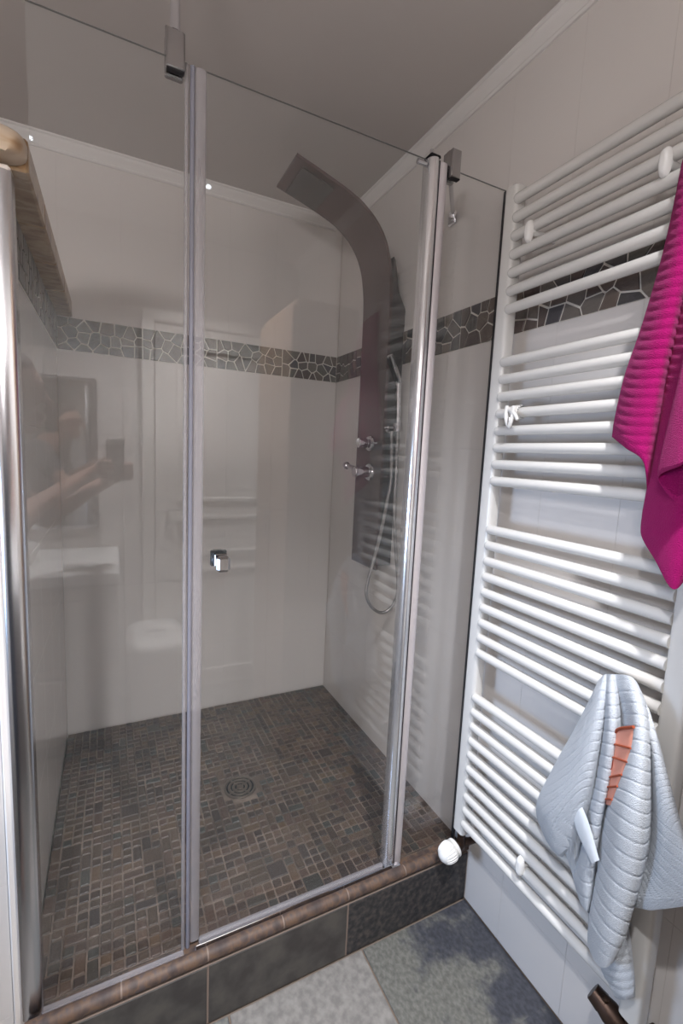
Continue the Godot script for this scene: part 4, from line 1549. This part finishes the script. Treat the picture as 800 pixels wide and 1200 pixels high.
# ---------------------------------------------------------------- what the glass mirrors: the room behind the photographer
func furniture() -> void:
	var t := thing("vanity_unit", "washbasin vanity with pale drawers and a white basin top under the wall mirror", "vanity", Vector3(-1.45, 0, 1.35))
	var b := mb()
	b.box(Vector3(-1.45, 0.45, 1.362), Vector3(0.96, 0.70, 0.50), 0.004)
	part("carcass", b, M.vanity_front, t)
	for k in 2:
		for s in [-1, 1]:
			b = mb()
			b.box(Vector3(-1.45 + s * 0.24, 0.285 + k * 0.335, 1.103), Vector3(0.47, 0.325, 0.018), 0.003)
			var d := part("drawer", b, M.vanity_front, t)
			b = mb()
			b.tube(PackedVector3Array([Vector3(-1.55 + s * 0.24, 0.40 + k * 0.335, 1.085), Vector3(-1.35 + s * 0.24, 0.40 + k * 0.335, 1.085)]), 0.006, 10)
			part("drawer_handle", b, M.satin, d)
	b = mb()
	b.box(Vector3(-1.46, 0.05, 1.40), Vector3(0.9, 0.1, 0.42))
	part("plinth", b, M.dark_metal, t)
	b = mb()
	b.box(Vector3(-1.453, 0.826, 1.348), Vector3(0.985, 0.05, 0.556), 0.008)
	part("basin_top", b, M.ceramic, t)
	b = mb()
	b.lathe([Vector2(0.0, 0.012), Vector2(0.12, 0.016), Vector2(0.19, 0.05), Vector2(0.215, 0.075), Vector2(0.225, 0.078), Vector2(0.228, 0.070), Vector2(0.20, 0.0)], Transform3D(Basis(), Vector3(-1.5, 0.850, 1.33)), 36, 1.0, 0.8)
	part("basin", b, M.ceramic, t)
	b = mb()
	b.tube(spline(PackedVector3Array([Vector3(-1.5, 0.85, 1.56), Vector3(-1.5, 1.0, 1.56), Vector3(-1.5, 1.06, 1.52), Vector3(-1.5, 1.03, 1.44)]), 20), 0.012, 14)
	part("tap", b, M.chrome, t)

	t = thing("face_cloth", "crumpled white face cloth lying on the end of the vanity top", "cloth", Vector3(-1.06, 0.852, 1.3))
	b = mb()
	rng.seed = 8
	var rows: Array = []
	for i in 16:
		var r := PackedVector3Array()
		for j in 16:
			r.append(Vector3(-1.17 + j * 0.0125, 0.856 + 0.018 * absf(sin(i * 0.55 + j * 0.4)) + 0.008 * rng.randf(), 1.12 + i * 0.014))
		rows.append(r)
	b.grid(rows, false, false)
	part("cloth", b, M.white_plastic, t)

	t = thing("wall_mirror", "rectangular wall mirror with a slim chrome frame above the vanity", "mirror", Vector3(-1.42, 1.32, FRONT))
	b = mb()
	b.box(Vector3(-1.42, 1.325, FRONT - 0.012), Vector3(0.72, 0.72, 0.012))
	part("mirror_glass", b, M.mirror, t)
	b = mb()
	for s in [-1, 1]:
		b.box(Vector3(-1.42 + s * 0.365, 1.325, FRONT - 0.013), Vector3(0.014, 0.75, 0.022), 0.003)
		b.box(Vector3(-1.42, 1.325 + s * 0.365, FRONT - 0.013), Vector3(0.74, 0.014, 0.022), 0.003)
	part("mirror_frame", b, M.satin, t)

	t = thing("waste_bin", "white plastic laundry bin with a rounded lid and a grip slot, beside the vanity", "bin", Vector3(-0.80, 0, 1.36))
	b = mb()
	var rings: Array = []
	for q in [[0.0, 0.112, 0.16], [0.01, 0.118, 0.166], [0.36, 0.132, 0.185], [0.395, 0.133, 0.187]]:
		rings.append(squircle(Vector3(-0.80, q[0] + 0.001, 1.38), q[1], q[2], 0.55))
	b.loft(rings)
	part("bin_body", b, M.white_plastic, t)
	b = mb()
	rings = []
	for q in [[0.398, 0.138, 0.192], [0.42, 0.139, 0.193], [0.445, 0.132, 0.186], [0.458, 0.112, 0.164], [0.463, 0.06, 0.10]]:
		rings.append(squircle(Vector3(-0.80, q[0], 1.38), q[1], q[2], 0.5))
	b.loft(rings)
	var lid := part("lid", b, M.white_plastic, t)
	b = mb()
	b.box(Vector3(-0.80, 0.4635, 1.36), Vector3(0.09, 0.004, 0.018), 0.001)
	part("grip_slot", b, M.dark_metal, lid)

	t = thing("tall_cabinet", "tall light brown wooden cabinet against the right wall past the towel radiator", "cabinet", Vector3(-0.18, 0, 1.03))
	b = mb()
	b.box(Vector3(-0.172, 1.0, 1.03), Vector3(0.276, 2.0, 0.46), 0.004)
	part("body", b, M.wood, t)
	for s in [-1, 1]:
		b = mb()
		b.box(Vector3(-0.32, 1.03, 1.03 + s * 0.115), Vector3(0.018, 1.88, 0.226), 0.003)
		var cd := part("cabinet_door", b, M.wood, t)
		b = mb()
		b.tube(PackedVector3Array([Vector3(-0.342, 0.98, 1.03 + s * 0.025), Vector3(-0.342, 1.12, 1.03 + s * 0.025)]), 0.005, 10)
		part("pull_handle", b, M.satin, cd)

func squircle(c: Vector3, rx: float, rz: float, p: float) -> PackedVector3Array:
	var out := PackedVector3Array()
	for j in 40:
		var a := TAU * j / 40
		out.append(c + Vector3(signf(cos(a)) * pow(absf(cos(a)), p) * rx, 0, signf(sin(a)) * pow(absf(sin(a)), p) * rz))
	return out

# field of tapered capsules joined smoothly, meshed as surface nets. bones: [a, b, ra, rb]
func body_mesh(b: MB, bones: Array, cell: float, k: float) -> void:
	var lo := Vector3.ONE * 1e9
	var hi := -lo
	for q in bones:
		var r: float = maxf(q[2], q[3]) + 3.0 * k + 2.0 * cell
		lo = lo.min(q[0] - Vector3.ONE * r).min(q[1] - Vector3.ONE * r)
		hi = hi.max(q[0] + Vector3.ONE * r).max(q[1] + Vector3.ONE * r)
	var nx := int((hi.x - lo.x) / cell) + 1
	var ny := int((hi.y - lo.y) / cell) + 1
	var nz := int((hi.z - lo.z) / cell) + 1
	var f := PackedFloat32Array()
	f.resize(nx * ny * nz)
	var touched := {}
	for q in bones:
		var a: Vector3 = q[0]
		var d: Vector3 = q[1] - q[0]
		var l2 := maxf(d.length_squared(), 1e-9)
		var r0: float = q[2]
		var r1: float = q[3]
		var m: float = maxf(r0, r1) + 3.0 * k
		var c0 := ((a.min(q[1]) - Vector3.ONE * m - lo) / cell).floor()
		var c1 := ((a.max(q[1]) + Vector3.ONE * m - lo) / cell).ceil()
		for z in range(maxi(0, int(c0.z)), mini(nz, int(c1.z) + 1)):
			for y in range(maxi(0, int(c0.y)), mini(ny, int(c1.y) + 1)):
				var base := (z * ny + y) * nx
				for x in range(maxi(0, int(c0.x)), mini(nx, int(c1.x) + 1)):
					var p := lo + Vector3(x, y, z) * cell - a
					var t := clampf(p.dot(d) / l2, 0.0, 1.0)
					var s := (p - d * t).length() - lerpf(r0, r1, t)
					if s < 3.0 * k:
						f[base + x] += exp(-s / k)
						touched[base + x] = true
	# nets
	var vert := {}
	var at := PackedVector3Array()
	var step := [1, nx, nx * ny]
	var cells := {}
	for i in touched:
		for o in [0, -1, -nx, -nx - 1, -nx * ny, -nx * ny - 1, -nx * ny - nx, -nx * ny - nx - 1]:
			cells[i + o] = true
	var corner := [0, 1, nx, nx + 1, nx * ny, nx * ny + 1, nx * ny + nx, nx * ny + nx + 1]
	var off: Array[Vector3] = [Vector3(0, 0, 0), Vector3(1, 0, 0), Vector3(0, 1, 0), Vector3(1, 1, 0), Vector3(0, 0, 1), Vector3(1, 0, 1), Vector3(0, 1, 1), Vector3(1, 1, 1)]
	var edges := [[0, 1], [2, 3], [4, 5], [6, 7], [0, 2], [1, 3], [4, 6], [5, 7], [0, 4], [1, 5], [2, 6], [3, 7]]
	for i in cells:
		if i < 0 or i + corner[7] >= f.size():
			continue
		var inside := 0
		for q in corner:
			if f[i + q] > 1.0:
				inside += 1
		if inside == 0 or inside == 8:
			continue
		var sum := Vector3()
		var cnt := 0
		for e in edges:
			var fa := f[i + corner[e[0]]]
			var fb := f[i + corner[e[1]]]
			if (fa > 1.0) != (fb > 1.0):
				var la := -log(maxf(fa, 0.02))
				var lb := -log(maxf(fb, 0.02))
				sum += off[e[0]].lerp(off[e[1]], la / (la - lb))
				cnt += 1
		var x: int = i % nx
		var y: int = (i / nx) % ny
		var z: int = i / (nx * ny)
		vert[i] = at.size()
		at.append(lo + (Vector3(x, y, z) + sum / cnt) * cell)
	var quads: Array = []
	var nrm := PackedVector3Array()
	nrm.resize(at.size())
	for i in vert:
		for ax in 3:
			var u: int = step[(ax + 1) % 3]
			var w: int = step[(ax + 2) % 3]
			var j: int = i + step[ax]
			if (f[i] > 1.0) == (f[j] > 1.0):
				continue
			if not (vert.has(i - u) and vert.has(i - w) and vert.has(i - u - w)):
				continue
			var out := Vector3()
			out[ax] = 1.0 if f[i] > 1.0 else -1.0
			var q := [vert[i], vert[i - u], vert[i - u - w], vert[i - w]]
			var fn := (at[q[2]] - at[q[0]]).cross(at[q[3]] - at[q[1]])
			if fn.dot(out) < 0.0:
				fn = -fn
			for g in q:
				nrm[g] += fn
			quads.append(q)
	for i in nrm.size():
		nrm[i] = nrm[i].normalized()
	for q in quads:
		b.tri(at[q[0]], at[q[1]], at[q[2]], nrm[q[0]], nrm[q[1]], nrm[q[2]])
		b.tri(at[q[0]], at[q[2]], at[q[3]], nrm[q[0]], nrm[q[2]], nrm[q[3]])

func photographer() -> void:
	var cam := Transform3D(Basis.from_euler(CAM_TURN), CAM_AT)
	var ph := thing("phone", "black phone held upright in both hands of the person taking the picture", "phone", CAM_AT)
	var b := mb()
	b.box(cam * Vector3(0.024, -0.056, 0.0115), Vector3(0.074, 0.152, 0.008), 0.003, cam.basis)
	part("phone_body", b, M.phone, ph)
	b = mb()
	b.box(cam * Vector3(0.024, -0.056, 0.0158), Vector3(0.068, 0.144, 0.0008), 0.0, cam.basis)
	part("screen", b, M.screen, ph)

	var t := thing("person", "standing person in a dark short-sleeved top, holding up a phone in both hands", "person", Vector3(-1.50, 0, 0.62))
	var hip := Vector3(-1.52, 0.92, 0.62)
	var chest := Vector3(-1.44, 1.22, 0.62)
	var neck := Vector3(-1.36, 1.36, 0.63)
	var head := Vector3(-1.255, 1.515, 0.64)
	var sl := Vector3(-1.40, 1.31, 0.46)       # shoulder nearer the shower
	var sr := Vector3(-1.40, 1.31, 0.79)
	var grip_l := cam * Vector3(-0.020, -0.100, 0.014)
	var grip_r := cam * Vector3(0.066, -0.115, 0.016)
	var el := Vector3(-1.27, 1.12, 0.73)
	var er := Vector3(-1.21, 1.10, 1.01)
	var wl := grip_l + Vector3(-0.075, -0.035, -0.015)
	var wr := grip_r + Vector3(-0.085, -0.055, 0.035)
	b = mb()
	body_mesh(b, [
		[hip, chest, 0.125, 0.115], [chest, neck, 0.115, 0.075], [neck, head + Vector3(-0.02, -0.07, 0), 0.055, 0.052],
		[sl, sr, 0.062, 0.062], [sl, el, 0.048, 0.040], [el, wl, 0.041, 0.027], [sr, er, 0.048, 0.040], [er, wr, 0.041, 0.027],
		[hip + Vector3(0, 0, -0.09), Vector3(-1.47, 0.49, 0.52), 0.09, 0.055], [Vector3(-1.47, 0.49, 0.52), Vector3(-1.51, 0.08, 0.52), 0.054, 0.038],
		[hip + Vector3(0, 0, 0.09), Vector3(-1.47, 0.49, 0.73), 0.09, 0.055], [Vector3(-1.47, 0.49, 0.73), Vector3(-1.51, 0.08, 0.73), 0.054, 0.038],
		[Vector3(-1.52, 0.05, 0.52), Vector3(-1.36, 0.03, 0.52), 0.042, 0.03], [Vector3(-1.52, 0.05, 0.73), Vector3(-1.36, 0.03, 0.73), 0.042, 0.03],
	], 0.016, 0.012)
	# head: skull, jaw, nose, chin, brow, ears; it looks along +x at the phone
	var hb: Array = [
		[head + Vector3(-0.022, 0.018, 0), head + Vector3(0.012, 0.022, 0), 0.082, 0.076], [head + Vector3(0.02, -0.045, 0), head + Vector3(0.048, -0.082, 0), 0.056, 0.032],
		[head + Vector3(0.086, 0.004, 0), head + Vector3(0.106, -0.028, 0), 0.008, 0.013], [head + Vector3(0.080, -0.062, -0.016), head + Vector3(0.080, -0.062, 0.016), 0.011, 0.011],
		[head + Vector3(0.074, 0.022, -0.030), head + Vector3(0.074, 0.022, 0.030), 0.014, 0.014], [head + Vector3(-0.012, 0.004, -0.080), head + Vector3(-0.014, -0.026, -0.078), 0.013, 0.009],
		[head + Vector3(-0.012, 0.004, 0.080), head + Vector3(-0.014, -0.026, 0.078), 0.013, 0.009], [head + Vector3(-0.02, -0.07, 0), neck, 0.052, 0.055]]
	body_mesh(b, hb, 0.006, 0.006)
	# hands: palm, four fingers, thumb, closed round the phone
	for s in 2:
		var g: Vector3 = [grip_l, grip_r][s]
		var w: Vector3 = [wl, wr][s]
		var side: float = [-1.0, 1.0][s]
		var bones: Array = [[w, w.lerp(g, 0.45), 0.026, 0.024]]
		var x := cam.basis.x
		var y := cam.basis.y
		var z := cam.basis.z
		var palm := g + x * side * 0.012 + z * 0.004
		bones.append([w.lerp(g, 0.35), palm + y * 0.018, 0.020, 0.014])
		bones.append([w.lerp(g, 0.35), palm - y * 0.022, 0.020, 0.013])
		for k in 4:
			var fy := 0.030 - 0.019 * k
			var ln: float = [0.92, 1.0, 0.95, 0.78][k]
			var p0 := palm + y * fy
			var p1 := p0 + x * side * 0.006 - z * 0.020 * ln
			var p2 := p1 - x * side * 0.024 * ln - z * 0.008
			var p3 := p2 - x * side * 0.018 * ln + z * 0.003
			bones.append([p0, p1, 0.0095, 0.0088])
			bones.append([p1, p2, 0.0088, 0.0080])
			bones.append([p2, p3, 0.0080, 0.0070])
		var t0 := palm - y * 0.01 + z * 0.006
		var t1 := t0 + z * 0.014 + y * 0.024 - x * side * 0.010
		var t2 := t1 + y * 0.022 - x * side * 0.016 - z * 0.004
		bones.append([t0, t1, 0.012, 0.0105])
		bones.append([t1, t2, 0.0105, 0.008])
		body_mesh(b, bones, 0.005, 0.003)
	part("figure", b, M.skin, t)
	b = mb()
	body_mesh(b, [[head + Vector3(-0.036, 0.040, 0), head + Vector3(0.004, 0.062, 0), 0.086, 0.066], [head + Vector3(-0.055, 0.02, 0), head + Vector3(-0.066, -0.05, 0), 0.070, 0.052]], 0.008, 0.010)
	part("hair", b, M.hair, t)
	b = mb()
	body_mesh(b, [[hip + Vector3(0, 0.0, 0), chest, 0.142, 0.135], [chest, neck + Vector3(-0.02, -0.035, 0), 0.135, 0.075], [sl, sr, 0.076, 0.076], [sl, sl.lerp(el, 0.5), 0.066, 0.064], [sr, sr.lerp(er, 0.5), 0.066, 0.064]], 0.016, 0.014)
	part("top", b, M.shirt, t)
	b = mb()
	body_mesh(b, [[hip + Vector3(0, 0.02, -0.05), hip + Vector3(0, 0.02, 0.05), 0.132, 0.132],
		[hip + Vector3(0, 0, -0.09), Vector3(-1.47, 0.49, 0.52), 0.104, 0.070], [Vector3(-1.47, 0.49, 0.52), Vector3(-1.51, 0.10, 0.52), 0.070, 0.058],
		[hip + Vector3(0, 0, 0.09), Vector3(-1.47, 0.49, 0.73), 0.104, 0.070], [Vector3(-1.47, 0.49, 0.73), Vector3(-1.51, 0.10, 0.73), 0.070, 0.058]], 0.018, 0.012)
	part("trousers", b, M.trousers, t)
	b = mb()
	for s in [-1, 1]:
		b.tube(circle(head + Vector3(0.092, 0.012, s * 0.031), 0.021, Vector3.UP, Vector3(0, 0, 1), 17), 0.0014, 6)
		b.tube(PackedVector3Array([head + Vector3(0.090, 0.016, s * 0.052), head + Vector3(-0.01, 0.012, s * 0.082)]), 0.0014, 6)
	b.tube(PackedVector3Array([head + Vector3(0.094, 0.016, -0.010), head + Vector3(0.094, 0.016, 0.010)]), 0.0014, 6)
	part("glasses", b, M.dark_metal, t)

func _ready() -> void:
	setup()
	materials()
	room()
	ceiling_spots()
	mirror_lamp()
	shower_base()
	enclosure()
	shower_column()
	radiator()
	towels()
	furniture()
	photographer()
